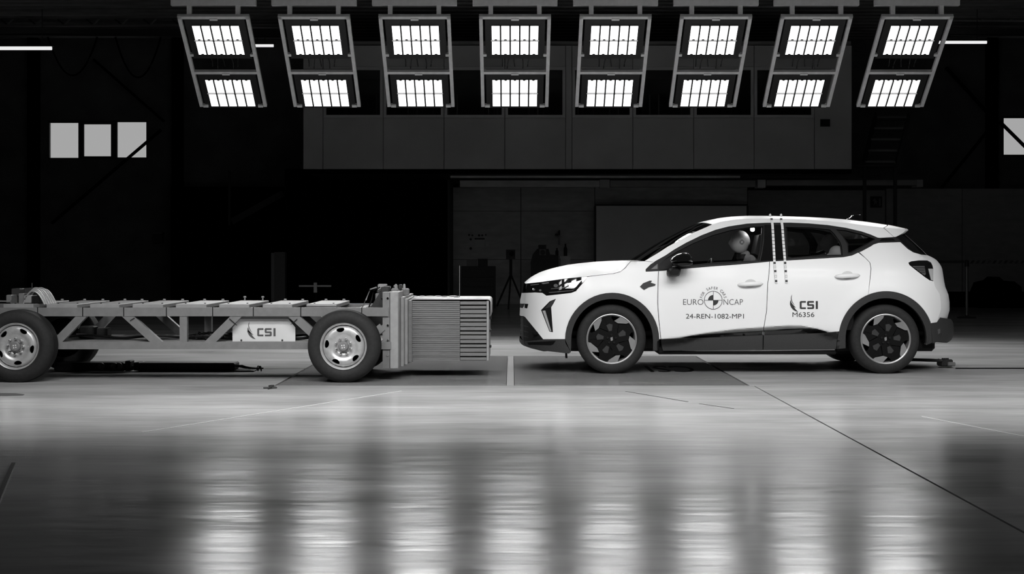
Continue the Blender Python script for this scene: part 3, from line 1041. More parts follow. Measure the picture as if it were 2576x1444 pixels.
DR = side('door', doorr, M_WHITE, sp=3)
tail = [(2285, 661), (2292, 657.5), (2311, 655), (2333, 655), (2342, 660), (2346, 668), (2348, 676), (2348, 707.5), (2339, 705.5), (2325, 696), (2303, 679), (2288, 667)]
quarter = [(2162, 634.5), (2167, 632.7), (2190.5, 620), (2198, 615), (2211, 611), (2265, 609.2), (2283.7, 626.5), (2297.6, 635), (2317, 640.5), (2323, 643.5), (2335, 651), (2344, 661), (2349, 672), (2349.5, 709), (2352, 721), (2364, 740), (2367, 760), (2367, 779), (2361.5, 795.5), (2357, 810.5), (2341, 813)] + arc(RC[0], RC[1], RO + 1, 18, 112, 30) + dx(SH3[::-1], 0.8)[1:-1]
side('quarter_panel', quarter, M_WHITE, holes=[tail])
rail = RAIL_UP + [(2248.5, 596.3), (2214, 598.2), (2208, 597.6)] + TRIM_UP[:-1][::-1][:-2] + [(1645.5, 659.2)]
side('roof_side_rail', rail, M_WHITE, sp=6)
roof_ctr = [(1762, 560), (1779, 555), (1812, 548), (1845, 544.2), (1878, 542.8), (1943, 543), (2026, 545.5), (2080, 548.3), (2126, 551.8), (2180, 558), (2226, 565)]
across('roof', RAIL_UP[6:], roof_ctr, M_WHITE, n=36, k=28, p=2.8)
# rear spoiler: top skin, underside and tip
across('rear_spoiler', [(2223.5, 573.5), (2250, 575.5), (2270, 577)], [(2227, 565), (2250, 569.5), (2274, 575)], M_WHITE, n=10, k=24, p=3.2)
side('spoiler_end', [(2224, 573), (2250, 574.6), (2271, 576.6), (2276, 578), (2277, 579.5), (2274, 584), (2265, 590), (2254, 595.6), (2249.5, 596.3)], M_WHITE, sp=5, depth=0.03)
across('spoiler_underside', [(2250, 596.3), (2265, 590.3), (2276.5, 580), (2270, 577)], [(2252, 592), (2268, 586), (2279, 578.5), (2274, 575)], M_WHITE, n=12, k=20, p=4)

# ---- window band
dlo = TRIM_UP + [(2214, 598.6), (2252, 596.8), (2266, 608.4)] + TRIM_LO[::-1][1:]
g1 = [(1668, 674.8), (1668, 657), (1676, 650), (1700, 634.5), (1740, 613.5), (1790, 592.5), (1840, 578.5), (1890, 571), (1921, 569.3), (1919.5, 605), (1915, 635), (1910, 656.7), (1880, 659), (1833, 662.8), (1800, 665)]
g2 = [(1976, 571), (2040, 572.5), (2088, 577.5), (2099, 588), (2113, 607), (2118, 620), (2120, 643), (2066, 645.7), (1978, 650.8)]
g3 = [(2103, 577), (2128, 579.5), (2167, 589), (2202, 601.5), (2181, 614.8), (2153, 631), (2140, 637), (2133, 638), (2131, 614), (2118, 593)]
g0 = [(1636.5, 677.3), (1655, 661.5), (1655, 676.2)]
wt = side('window_surround', dlo, M_TRIM, holes=[g1, g2, g3, g0], off=-0.004, sp=6, depth=0.03)


def inset(poly, d):
    p = np.array(poly)
    c = p.mean(0)
    return [tuple(c + (q - c) * (1 + d / max(np.linalg.norm(q - c), 1e-6))) for q in p]


for nm, g, m in (('door_glass', g1, M_GLASS), ('door_glass', g2, M_GLASS), ('quarter_glass', g3, M_GLASS), ('corner_panel', g0, M_GREYW)):
    side(nm, inset(g, 2.0), m, parent=wt, off=-0.014, sp=9, depth=None)
# black inner frames of the side windows
def ring(outer, d, name, m, off):
    side(name, inset(outer, 1.5), m, parent=wt, holes=[inset(outer, -d)], off=off, sp=8, depth=0.01)


ring(g1, 5.5, 'window_seal', M_BLACK, -0.02)
ring(g2, 4.5, 'window_seal', M_BLACK, -0.02)
ring(g3, 3.5, 'window_seal', M_BLACK, -0.02)
side('pillar_cover', [(1923, 566), (1973, 566.5), (1975, 651.5), (1913, 656), (1918, 635), (1922.5, 605)], M_GLOSS, parent=wt, off=0.003, sp=7, depth=0.01)
side('rear_pillar_slot', [(2219, 600.2), (2246, 599.5), (2252, 605), (2213, 605.5)], M_GLOSS, parent=wt, off=0.002, sp=6, depth=0.01)
side('mirror_sail', [(1659, 679), (1659, 664.5), (1672, 654), (1690, 643), (1692, 675)], M_BLACK, parent=wt, off=0.004, sp=6, depth=0.01)

# ---- windscreen, rear glass, tail
across('windscreen', [(a, b + 0.3) for a, b in RAIL_UP[:7]], [(1592, 654.5), (1620, 637), (1650, 618), (1680, 600.5), (1710, 585), (1737, 571.5), (1762, 560.5)], M_GLASS, n=20, k=24, p=2.4, off=-0.004)
across('scuttle', [(1587, 657.8), (1605, 657), (1621, 656.8)], [(1577, 655.6), (1585, 655.4), (1592, 654.8)], M_BLACK, n=5, k=16, off=-0.01)
across('rear_glass', [(2252, 597), (2266, 609), (2283.7, 626.5), (2297.6, 635), (2317, 640.3)], [(2270, 590), (2284, 603), (2298, 617), (2311, 630), (2322, 642)], M_GLASSD, n=14, k=20, p=4)
side('rear_glass_edge', [(2252.5, 597), (2266, 590.5), (2270, 591), (2284, 604), (2300, 619.5), (2315, 634), (2318.5, 640), (2298, 634), (2284, 625.5), (2266.5, 608.5)], M_GLOSS, sp=6, off=-0.004, depth=0.02)
across('tailgate', [(2318, 640.7), (2323, 643.6), (2335, 651.2), (2344, 661.2), (2348.8, 672), (2349.3, 709), (2352, 721), (2363.8, 740), (2366.8, 760), (2366.8, 779), (2361.3, 795.5), (2357, 810.3)],
       [(2323, 642.5), (2331, 645), (2345, 652), (2353, 662), (2359, 674), (2362, 709), (2364, 721), (2372, 740), (2375, 760), (2375, 779), (2370, 795), (2366, 811)], M_WHITE, n=30, k=20, p=3.5)
# tail lamp
tl = side('tail_lamp', tail, M_GLOSS, off=-0.004, sp=5, depth=0.03)
side('lens', [(2295, 669.5), (2326, 669), (2329, 690), (2326, 693), (2311, 682)], M_TAILG, parent=tl, off=0.001, sp=5, depth=0.004)
side('clear_lens', [(2335, 676), (2347.5, 676), (2347.5, 706), (2342, 704)], M_TAILW, parent=tl, off=0.001, sp=5, depth=0.004)
for i in range(4):
    y = 672 + i * 4.2
    side('lens_rib', [(2299 + i * 4.5, y), (2326.5, y), (2326.8, y + 1.1), (2300.5 + i * 4.5, y + 1.1)], M_GLOSS, parent=tl, off=0.003, sp=8, depth=0.003)

# ---- grey cladding
archf = [(1658.8, 855)] + arc(FC[0], FC[1], RO, 0, 180) + [(1421.5, 853.6), (1436, 886), (1437, 870)] + arc(FC[0], FC[1], RI, 180, 0) + [(1643, 882), (1662, 882)]
side('wheel_arch_trim', archf, M_CLAD, off=0.012, sp=6, depth=0.05)
archr = [(2109, 838), (2110, 835)] + arc(RC[0], RC[1], RO, 171, 19) + [(2341.5, 813), (2345, 862), (2331, 868), (2328, 866)] + arc(RC[0], RC[1], RI - 1, -6, 176) + [(2127, 876), (2104, 878)]
side('wheel_arch_trim', archr, M_CLAD, off=0.012, sp=6, depth=0.05)
sillf = [(1664, 853.6), (1707, 851.6), (1809, 848.6), (1919, 843.6), (1918.3, 880), (1668, 882.5), (1665, 870)]
sillr = [(1921.5, 843.5), (1990, 841.3), (2080, 837.5), (2108, 834.6), (2103, 878), (1920.5, 879.8)]
SF = side('sill_cladding', sillf, M_CLAD, off=0.08, sp=7, depth=0.07)
SR = side('sill_cladding', sillr, M_CLAD, off=0.08, sp=7, depth=0.07)
side('gloss_strip', [(1707.5, 851), (1739, 844.5), (1809, 841), (1918.5, 834.8), (1918.3, 843.2), (1809, 848.2)], M_GLOSS, parent=SF, off=0.04, sp=6, depth=0.02)
side('gloss_strip', [(1923, 834.5), (1987, 830), (2055, 827.5), (2079, 834.5), (2082, 837), (1990, 841), (1923, 843)], M_GLOSS, parent=SR, off=0.04, sp=6, depth=0.02)
side('bright_strip', [(1716, 882.2), (1755, 880.8), (1918, 880.3), (2100, 878.4), (2100, 880.6), (1918, 883), (1755, 883.6)], M_SHEET, parent=SF, off=0.07, sp=8, depth=0.03)
lip = [(1366.5, 854.2), (1421.3, 854.2), (1423, 864), (1436, 886), (1431, 889.5), (1377.6, 883.5), (1344, 877), (1324, 871.5), (1319.5, 862), (1319.5, 858.5), (1324, 858.2)]
FL = side('front_lip', lip, M_CLAD, off=0.008, sp=5, depth=0.05)
side('lip_shade', [(1326, 861.5), (1398, 857.2), (1392, 866), (1386, 868.5), (1340, 867.5), (1330, 868)], M_DARK, parent=FL, off=0.010, sp=6, depth=0.003)  # near-black patch paints in the shade of a hollow
intake = [(1317, 795.4), (1320.5, 797.9), (1366, 853.6), (1324, 857.8), (1317, 857.8)]
IN = side('side_intake', intake, M_BLACK, off=-0.006, sp=5, depth=0.04)
for i, y in enumerate((818, 831.5, 844.5)):
    side('intake_fin', [(1318, y), (1329, y + 3.5), (1330, y + 5), (1318, y + 3)], M_CLAD, parent=IN, off=0.004, sp=4, depth=0.01)
rb = [(2341.5, 813.5), (2357, 811), (2366, 799), (2370, 809), (2371, 837), (2366, 853.7), (2356, 860.6), (2346, 864)]
side('rear_bumper', rb, M_CLAD, off=0.008, sp=5, depth=0.05)
across('rear_bumper_skin', [(2366, 799), (2370, 809), (2371, 837), (2366, 853.7), (2356, 860.6)], [(2376, 800), (2384, 810), (2384, 838), (2378, 852), (2366, 858)], M_CLAD, n=10, k=16, p=4, off=0.008)
side('reflector', [(2358, 829), (2365, 826), (2365.5, 838), (2360, 842)], M_TAILG, off=0.012, sp=4, depth=0.004)

# ---- front end across the centre
across('grille', [(1322, 714), (1322, 736)], [(1318, 714.5), (1315, 735)], M_GLOSS, n=5, k=20, p=2.2)
across('bumper_bar', [(1322, 736.5), (1319.5, 763), (1319, 776), (1317, 795)], [(1313, 737), (1308.5, 758), (1308.5, 775), (1307.5, 794)], M_WHITE, n=12, k=20, p=2.4)
across('lower_grille', [(1317, 795.5), (1317, 857.5)], [(1310, 796), (1311, 850)], M_BLACK, n=10, k=20, p=2.4)
for i in range(4):
    y = 803 + i * 13.5
    across('grille_bar', [(1318, y), (1317.5, y + 2.5)], [(1309.5, y), (1309.5, y + 3)], M_CLAD, n=3, k=16, p=2.4, off=0.008)
across('splitter', [(1318, 857), (1318, 862), (1324, 871.5), (1344, 877), (1377.6, 883.5)], [(1307.5, 850), (1305.5, 858), (1311, 866), (1330, 873), (1360, 880)], M_CLAD, n=14, k=20, p=2.6, off=0.008)
across('bumper_slot', [(1320, 763.5), (1320, 775)], [(1308, 763.5), (1308.3, 774)], M_BLACK, n=3, k=18, p=2.4, off=0.003)

# ---- headlight
hl = [(1322, 714.6), (1368, 709.6), (1424.7, 701.5), (1478, 695.3), (1466, 711.5), (1463, 714.8), (1449.6, 729.5), (1445.5, 733), (1437, 735.8), (1408, 739.5), (1374.8, 742.9), (1364.8, 735.8), (1346.5, 735), (1322, 735.8)]
H = side('headlight', hl, M_GLOSS, off=-0.008, sp=5, depth=0.03)
side('reflector', [(1428, 712.5), (1445, 709.5), (1463, 704.5), (1458, 711), (1447, 724), (1440, 726), (1421, 725.5), (1431, 720)], M_LAMPIN, parent=H, off=-0.004, sp=4, depth=0.01)
side('lamp_bar', [(1362, 712.4), (1380, 709.6), (1381, 712.2), (1366, 714.8)], M_LAMPIN, parent=H, off=-0.004, sp=4, depth=0.006)
side('lamp_bar', [(1334, 716.2), (1356, 714.0), (1356, 715.6), (1335, 718)], M_LAMPIN, parent=H, off=-0.004, sp=4, depth=0.006)
side('lamp_bar', [(1386, 725.6), (1420, 722.6), (1420, 724.2), (1386, 727.2)], M_TAILG, parent=H, off=-0.004, sp=4, depth=0.006)
side('lamp_bar', [(1380, 735.2), (1437, 730.5), (1446, 727.5), (1440, 731.5), (1382, 736.8)], M_TAILG, parent=H, off=-0.004, sp=4, depth=0.006)
for x, y, r in ((1342.5, 728, 3.6), (1359, 730.3, 3.2), (1398, 718.5, 5.5)):
    side('projector_lens', arc(x, y, r, 0, 345, 11, r * 0.8), M_LAMPIN if r < 5 else M_TAILG, parent=H, off=-0.002, sp=3, depth=0.01)
# daytime lamp
D = side('daytime_lamp', drl, M_BLACK, off=-0.012, sp=5, depth=0.03)
side('light_strip', [(1364.6, 781.8), (1371.6, 781), (1387, 833), (1383, 833)], M_DRL, parent=D, off=-0.004, sp=4, depth=0.008)
side('vent_face', [(1385, 758.6), (1396.5, 753.5), (1391, 763.5), (1386, 772.5), (1370, 776.5)], M_CLAD, parent=D, off=-0.006, sp=4, depth=0.006)
side('bright_edge', [(1356.5, 781), (1359, 780.5), (1379.6, 832.5), (1377.5, 833)], M_TAPEW, parent=D, off=0.003, sp=5, depth=0.004)
side('fender_badge', [(1610, 721), (1618, 712.5), (1635, 705.8), (1640.5, 706.4), (1637, 711), (1649.5, 715), (1648, 718.5), (1632, 722.5), (1620, 729.5)], M_CLAD, off=0.006, sp=4, depth=0.01)

# ---- door handles
for (cx, cy, dr, tilt) in ((1887.5, 713.0, DF, -0.045), (2131.5, 692.5, DR, -0.045)):
    side('handle_shade', [(cx + x, cy + y + tilt * x) for x, y in arc(0, 0, 15, 0, 345, 17, 10.5)], mat('handle_shade_grey', 0.55, 0.4), parent=dr, off=0.0015, sp=5, depth=0.002)  # greyer patch paints in the shade of the handle hollow
    pts = []
    for i in range(17):
        t = -1 + i / 8
        pts.append((cx + 32.5 * t, cy + 1.5 + tilt * 32.5 * t, 0.004 + 0.034 * (1 - t ** 4)))
    c3 = [surf(a, b, o) for a, b, o in pts]
    for dk, par in ((0, dr), (1, FAR[dr.name])):
        mb = MB()
        v, f = [], []
        n = 10
        for i, c in enumerate(c3):
            t = -1 + i / 8
            hz = 0.021 * (1 - abs(t) ** 3.5) ** 0.5 + 0.001
            hy = 0.012 * (1 - abs(t) ** 3.5) ** 0.5 + 0.001
            for k in range(n):
                a = 2 * PI * k / n
                yy = c[1] + hy * math.cos(a)
                v.append((c[0], yy if dk == 0 else 2 * YC - yy, c[2] + hz * math.sin(a)))
        for i in range(16):
            for k in range(n):
                f.append((i * n + k, i * n + (k + 1) % n, (i + 1) * n + (k + 1) % n, (i + 1) * n + k))
        obj('door_handle', v, f, M_WHITE, par, 60)

# ---- mirrors
for dk in (0, 1):
    par = DF if dk == 0 else FAR[DF.name]
    out = [(1687, 658), (1692, 650), (1702, 641.5), (1716, 636.3), (1729, 636.3), (1738, 643), (1742.5, 654), (1741.5, 664), (1714, 669.5), (1697, 667.6)]

    def lump(out, Y0, Y1, m, nm, flat=0.6, par=par):
        c = np.mean(out, 0)
        v, f = [], []
        N = len(out)
        rings = [(Y0, flat), (Y0 + (Y1 - Y0) * 0.12, 0.86), (Y0 + (Y1 - Y0) * 0.35, 1.0), (Y0 + (Y1 - Y0) * 0.8, 0.97), (Y1, 0.75)]
        for Y, s in rings:
            for q in out:
                w = P(c[0] + (q[0] - c[0]) * s, c[1] + (q[1] - c[1]) * s, Y0 + (Y1 - Y0) * 0.35)
                v.append((w.x, Y if dk == 0 else 2 * YC - Y, w.z))
        for i in range(len(rings) - 1):
            for k in range(N):
                f.append((i * N + k, i * N + (k + 1) % N, (i + 1) * N + (k + 1) % N, (i + 1) * N + k))
        f.append(tuple(range(N)))
        f.append(tuple(range(4 * N, 5 * N)))
        o = obj(nm, v, f, m, par, 70)
        return o

    def rounded(poly, it=2):
        for _ in range(it):
            out = []
            for i in range(len(poly)):
                a, b = poly[i], poly[(i + 1) % len(poly)]
                out += [(a[0] * .75 + b[0] * .25, a[1] * .75 + b[1] * .25), (a[0] * .25 + b[0] * .75, a[1] * .25 + b[1] * .75)]
            poly = out
        return poly

    lump(rounded([(1685, 659), (1690, 648), (1702, 640), (1716, 635.5), (1731, 635.5), (1740, 643), (1744, 655), (1742, 661), (1714, 661), (1694, 662)]), 13.42, 13.62, M_GLOSS, 'mirror_shell')
    lump(rounded([(1691, 660), (1743, 659), (1742, 667.5), (1714, 671), (1695, 669)], 1), 13.44, 13.62, M_BLACK, 'mirror_base')
    lump(rounded([(1684, 672), (1714, 672), (1711, 690), (1706, 696), (1682, 697), (1678, 686)], 1), 13.48, 13.72, M_BLACK, 'mirror_foot')

# ---- roof aerial
aer = [(2128, 551.5), (2139, 546.5), (2141, 541.5), (2152, 539.5), (2163, 540), (2160, 546), (2159, 553)]
mb = MB()
vv = []
for Y, s in ((YC - 0.05, 0.8), (YC - 0.03, 1.0), (YC + 0.03, 1.0), (YC + 0.05, 0.8)):
    for q in aer:
        w = P(2150 + (q[0] - 2150) * s, 553 + (q[1] - 553) * (0.6 + 0.4 * s), YC)
        vv.append((w.x, Y, w.z))
n = len(aer)
mb.add(vv, [tuple(range(n)), tuple(range(3 * n, 4 * n))] + [(i * n + k, i * n + (k + 1) % n, (i + 1) * n + (k + 1) % n, (i + 1) * n + k) for i in range(3) for k in range(n)])
mb.build('roof_aerial', M_GLOSS, car, 50)
# ballast post under nose and washer spray
MB().tube([P(1424, 886, 13.8), P(1425, 901, 13.8)], 0.012, 6).build('tow_pin', M_BLACK, car)

# ---- wheels
def car_wheel(cx, cz, side_s, rot, front):
    Y0 = YC - side_s * 0.868          # outer face
    s = side_s
    W = 0.215
    R, RR = 0.335, 0.241
    c = (cx, Y0, cz)
    prof = [(RR - 0.012, 0.03), (RR, 0.012), (RR + 0.02, 0.004), (R - 0.045, 0.0), (R - 0.018, 0.012), (R - 0.004, 0.035), (R, 0.06), (R, W - 0.06), (R - 0.006, W - 0.03), (R - 0.03, W - 0.005), (RR + 0.02, W), (RR - 0.01, W - 0.02)]
    root = MB().lathe(prof, c, 'y', 64, s).build('wheel', M_TYRE, car, 40)
    MB().lathe([(RR - 0.010, 0.035), (RR - 0.001, 0.018), (RR + 0.002, 0.008), (RR - 0.004, 0.006), (RR - 0.014, 0.012), (RR - 0.020, 0.05), (RR - 0.030, 0.10), (RR - 0.03, W - 0.03)], c, 'y', 64, s).build('rim', M_LIP, root, 40)
    MB().lathe([(0.001, 0.115), (RR - 0.02, 0.115)], c, 'y', 48, s).build('rim_barrel', M_DARK, root)
    MB().lathe([(0.07, 0.085), (0.150, 0.085), (0.150, 0.105)], c, 'y', 48, s).build('brake_disc', M_STEELP, root, 30)
    a = 160 if front else 95
    cal = []
    for r in (0.095, 0.165):
        for da in (-22, 0, 22):
            cal.append((cx + r * math.cos(math.radians(a + da)), cz + r * math.sin(math.radians(a + da))))
    MB().prism([cal[0], cal[1], cal[2], cal[5], cal[4], cal[3]], Y0 + s * 0.06, Y0 + s * 0.10).build('brake_caliper', M_RIMST, root)

    def rp(x, z, ang):
        ca, sa = math.cos(ang), math.sin(ang)
        x *= 1
        return (cx + (x * ca - z * sa) * RR, cz + (x * sa + z * ca) * RR)

    hubp = [(math.cos(t) * 0.30, math.sin(t) * 0.30) for t in [2 * PI * i / 20 for i in range(20)]]
    MB().prism([rp(x, z, 0) for x, z in hubp], Y0 + s * 0.020, Y0 + s * 0.06).build('hub', M_SPOKE, root, 30)
    bdg = [(-0.03, -0.08), (0.05, -0.05), (0.04, 0.09), (-0.05, 0.05)]
    MB().prism([rp(x, z, 0) for x, z in bdg], Y0 + s * 0.016, Y0 + s * 0.022).build('hub_badge', M_ALU, root)
    for k in range(5):
        ang = rot - k * 2 * PI / 5
        fac = [(-.744, .667), (-.60, .79), (-.41, .885), (-.40, .744), (-.522, .433), (-.656, .322)]
        ps = [rp(x, z, ang) for x, z in fac]
        ins = MB().prism(ps, Y0 + s * 0.012, Y0 + s * 0.03).build('alloy_blade', M_ALU, root)
        sp = [(-.10, .26), (-.50, .43), (-.66, .30), (-.80, .25), (-.93, .33), (-.97, .12), (-.93, -.05), (-.72, .0), (-.40, -.02), (-.27, -.08)]
        MB().prism([rp(x, z, ang) for x, z in sp], Y0 + s * 0.022, Y0 + s * 0.055).build('spoke', M_SPOKE, root)
        sp2 = [(-.06, .28), (-.48, .44), (-.39, .74), (-.36, .90), (-.10, .94), (-.16, .66), (-.02, .46), (.06, .28)]
        MB().prism([rp(x, z, ang) for x, z in sp2], Y0 + s * 0.026, Y0 + s * 0.05).build('spoke', M_SPOKE, root)
        fa = PI / 2 + 0.15
        fc = [(r * math.cos(fa + d / r), r * math.sin(fa + d / r)) for r, d in ((.33, .06), (.58, .13), (.62, 0.0), (.58, -.13), (.33, -.06))]
        MB().prism([rp(x, z, ang) for x, z in fc], Y0 + s * 0.0205, Y0 + s * 0.03).build('spoke_sheen', M_SHEEN, root)  # grey lumps paint in the light reflected by the spokes
        nx, nz = rp(0.17 * math.cos(0.3 + k * 1.2566), 0.17 * math.sin(0.3 + k * 1.2566), 0)
        MB().lathe([(0.001, 0.008), (0.011, 0.008), (0.012, 0.022)], (nx, Y0, nz), 'y', 8, s).build('wheel_bolt', M_BLACK, root)
    return root


for s in (1, -1):
    car_wheel(FWX, 0.335, s, 0.0, True)
    car_wheel(RWX, 0.335, s, -0.38, False)
# arches inside, underbody, axle
for wx in (FWX, RWX):
    for s in (1, -1):
        v, f = [], []
        n = 20
        for i in range(n + 1):
            a = math.radians(-8 + 196 * i / n)
            for yo in (0.84, 0.50):
                v.append((wx + 0.415 * math.cos(a), YC - s * yo, 0.335 + 0.415 * math.sin(a)))
        f = [(2 * i, 2 * i + 2, 2 * i + 3, 2 * i + 1) for i in range(n)]
        k = len(v)
        v.append((wx, YC - s * 0.50, 0.335))
        f += [(2 * i + 1, 2 * i + 3, k) for i in range(n)]
        obj('arch_liner', v, f, M_DARK, car)
MB().cbox(0.30, 4.15, YC - 0.62, YC + 0.62, 0.20, 0.36, 0.03).build('underbody', M_BLACK, car)
MB().cbox(1.40, 3.14, YC - 0.84, YC + 0.84, 0.185, 0.27, 0.02).build('floor_pan', M_BLACK, car)
MB().cbox(2.9, 3.5, YC - 0.45, YC + 0.45, 0.16, 0.22, 0.03).build('fuel_tank', M_BLACK, car)
MB().cbox(0.2, 4.1, YC - 0.70, YC + 0.70, 0.36, 0.40, 0.01).build('floor_plate', M_DARK, car)
MB().cbox(0.45, 1.45, YC - 0.55, YC + 0.55, 0.40, 0.86, 0.05).build('engine_block', M_DARK, car)

# ---- interior
MB().prism([(1.42, 0.98), (1.62, 1.03), (1.85, 1.02), (1.93, 0.94), (1.90, 0.60), (1.45, 0.55)], YC - 0.68, YC + 0.68).build('dashboard', M_BLACK, car)
for s in (1, -1):
    MB().box(1.5, 3.3, YC - s * 0.80 - 0.01, YC - s * 0.76 + 0.01, 0.42, 0.98).build('door_lining', M_BLACK, car)
    yc = YC - s * 0.37
    MB().cbox(2.05, 2.56, yc - 0.26, yc + 0.26, 0.45, 0.62, 0.05).build('seat_cushion', M_SEAT, car)
    MB().prism([(2.44, 0.60), (2.62, 0.60), (2.80, 1.10), (2.68, 1.14), (2.60, 1.05)], yc - 0.24, yc + 0.24).build('seat_back', M_SEAT, car)
    MB().prism([(2.40, 1.16), (2.47, 1.11), (2.58, 1.14), (2.59, 1.28), (2.52, 1.36), (2.44, 1.34)], yc - 0.13, yc + 0.13).build('head_restraint', M_SEAT, car)
    for dy in (-0.05, 0.05):
        MB().tube([(2.55, yc + dy, 1.15), (2.66, yc + dy, 1.05)], 0.008, 6).build('restraint_post', M_CHROME, car)
MB().cbox(2.85, 3.40, YC - 0.64, YC + 0.64, 0.45, 0.62, 0.05).build('rear_bench', M_SEAT, car)
MB().prism([(3.25, 0.60), (3.42, 0.58), (3.66, 1.08), (3.52, 1.10)], YC - 0.64, YC + 0.64).build('rear_backrest', M_SEAT, car)
mb = MB()
mb.tube([(1.93 + 0.06 * math.sin(t), YC - 0.37 + 0.185 * math.cos(t), 0.93 + 0.17 * math.sin(t)) for t in [2 * PI * i / 24 for i in range(25)]], 0.015, 8)
mb.build('steering_wheel', M_BLACK, car, 40)
MB().cbox(1.80, 1.95, YC - 0.43, YC - 0.31, 0.88, 0.97, 0.02).build('steering_boss', M_BLACK, car)
MB().cbox(2.1, 3.35, YC - 0.50, YC + 0.50, 1.455, 1.475, 0.005).build('headliner', M_BLACK, car)
MB().cbox(1.70, 1.74, YC - 0.12, YC + 0.12, 1.30, 1.36, 0.01).build('rear_view_mirror', M_BLACK, car)
fl = MB().ell(tuple(P(1893, 577, YC - 0.42)), (0.022, 0.022, 0.022), 12, 8).build('trigger_flash_lamp', M_FLASH, None, 60)
tag(fl, 'small dazzling flash lamp shining under the car roof above the dummy', 'lamp')
fl2 = MB().cbox(*sum([[P(1893, 577, YC - 0.42)[i] - d, P(1893, 577, YC - 0.42)[i] + d] for i, d in ((0, 0.05), (1, 0.02), (2, 0.012))], []), 0.003)
fl2.v = [(a[0], a[1] + 0.05, a[2] + 0.035) for a in fl2.v]
fl2.build('lamp_bracket', M_BLACK, fl)

# ---- marker tapes over the roof and door
for k, cl in enumerate(([(1940.5, 548.5), (1941.5, 553), (1943.5, 566), (1945.8, 610), (1948.5, 660), (1953, 712.5)], [(1964.5, 548.5), (1965.5, 552), (1968, 568), (1971, 610), (1975, 660), (1979, 712.5)])):
    c = np.array(densify(cl, 2.0, False))
    hw = 3.1
    poly = [(a - hw, b) for a, b in c] + [(a + hw, b) for a, b in c[::-1]]
    tape = side('marker_tape', poly, M_TAPEW, off=0.011, sp=3, depth=0.004, both=False)
    ys = [549.5 + 0.0] + [] 
    for j, y in enumerate([551, 661.5, 682, 707]):
        x = np.interp(y, [q[1] for q in cl], [q[0] for q in cl])
        side('tape_mark', rect(x - 2.9, x + 2.9, y - (2.8 if j else 2.2), y + (2.8 if j else 2.2)), M_INK if j else M_INKG, parent=tape, off=0.0128, sp=6, depth=0.0015, both=False)
    for j, y in enumerate([671.5, 695]):
        x = np.interp(y, [q[1] for q in cl], [q[0] for q in cl])
        side('tape_mark', rect(x - 2.6, x + 2.6, y - 3.2, y + 3.2), mat('pale_print', 0.35, 0.6), parent=tape, holes=[rect(x - 1.8, x + 1.8, y - 2.2, y + 2.2)], off=0.0128, sp=6, depth=0.0015, both=False)
    for j in range(9):
        y = 578 + j * 9.2
        x = np.interp(y, [q[1] for q in cl], [q[0] for q in cl])
        side('tape_mark', rect(x - 3.1, x + 3.1, y - 0.7, y + 0.7), M_INKG, parent=tape, off=0.0128, sp=6, depth=0.0015, both=False)
    kx = cl[0][0] + (-3 if k == 0 else 0.5)
    MB().ell(tuple(P(kx, 541.5, YC - 0.35)), (0.012, 0.012, 0.016), 10, 8).build('tape_knob', M_TAPEW, tape, 60)
    MB().tube([P(kx, 541.5, YC - 0.35), P(kx, 548, YC - 0.40)], 0.006, 6).build('knob_pin', M_TAPEW, tape)

# ---- lettering
def letters(s, x0, x1, yb, yt, m, parent, extra=0.0, off=0.0022, name='lettering', fn=surf):
    v, f = glyphs(s, extra)
    a, b = v.min(0), v.max(0)
    px = x0 + (v[:, 0] - a[0]) / (b[0] - a[0]) * (x1 - x0)
    py = yb + (v[:, 1] - a[1]) / (b[1] - a[1]) * (yt - yb)
    return obj(name, [tuple(q) for q in fn(px, py, off)], f, m, parent)


letters('EURO', 1718.5, 1769.5, 767, 752.5, M_INKG, DF, -0.008)
letters('NCAP', 1820, 1869, 767, 752.5, M_INKG, DF, -0.008)
letters('24-REN-1082-MP1', 1725.5, 1871.5, 801.5, 789.5, M_INK, DF)
letters('M6356', 1993.5, 2048.5, 797.5, 785.5, M_INK, DR)


def arc_text(s, cx, cy, r, a0, a1, h, m, parent):
    n = len(s)
    allv, allf = [], []
    v0, _ = glyphs('H')
    hh = v0[:, 1].max() - v0[:, 1].min()
    for i, ch in enumerate(s):
        if ch == ' ':
            continue
        v, f = glyphs(ch, 0.008)
        a = math.radians(a0 + (a1 - a0) * i / (n - 1))
        w = (v[:, 0].min() + v[:, 0].max()) / 2
        x = (v[:, 0] - w) / hh * h * 0.85
        y = v[:, 1] / hh * h
        px = cx + (r + y) * math.cos(a) + x * math.sin(a)
        py = cy - (r + y) * math.sin(a) + x * math.cos(a)
        k = len(allv)
        allv += [tuple(q) for q in surf(px, py, 0.0022)]
        allf += [tuple(j + k for j in t) for t in f]
    return obj('lettering', allv, allf, m, parent)


arc_text('FOR SAFER CARS', 1794.3, 755.3, 27.5, 166, 14, 6.8, M_INKG, DF)
EM = side('emblem', arc(1794.3, 755.3, 23.3, 0, 355, 71), M_INKG, parent=DF, holes=[arc(1794.3, 755.3, 21.9, 0, 355, 71)], off=0.0022, sp=3, depth=None, both=False)
side('emblem_line', rect(1793.7, 1794.9, 733.4, 777.2), M_INKG, parent=DF, off=0.0022, sp=4, depth=None, both=False)
side('emblem_line', rect(1772.4, 1816.2, 754.7, 755.9), M_INKG, parent=DF, off=0.0024, sp=4, depth=None, both=False)
side('emblem_quarter', [(1794.3, 755.3)] + arc(1794.3, 755.3, 13.2, 90, 180, 12), M_INK, parent=DF, off=0.0026, sp=4, depth=None, both=False)
side('emblem_quarter', [(1794.3, 755.3)] + arc(1794.3, 755.3, 13.2, 270, 360, 12), M_INK, parent=DF, off=0.0026, sp=4, depth=None, both=False)

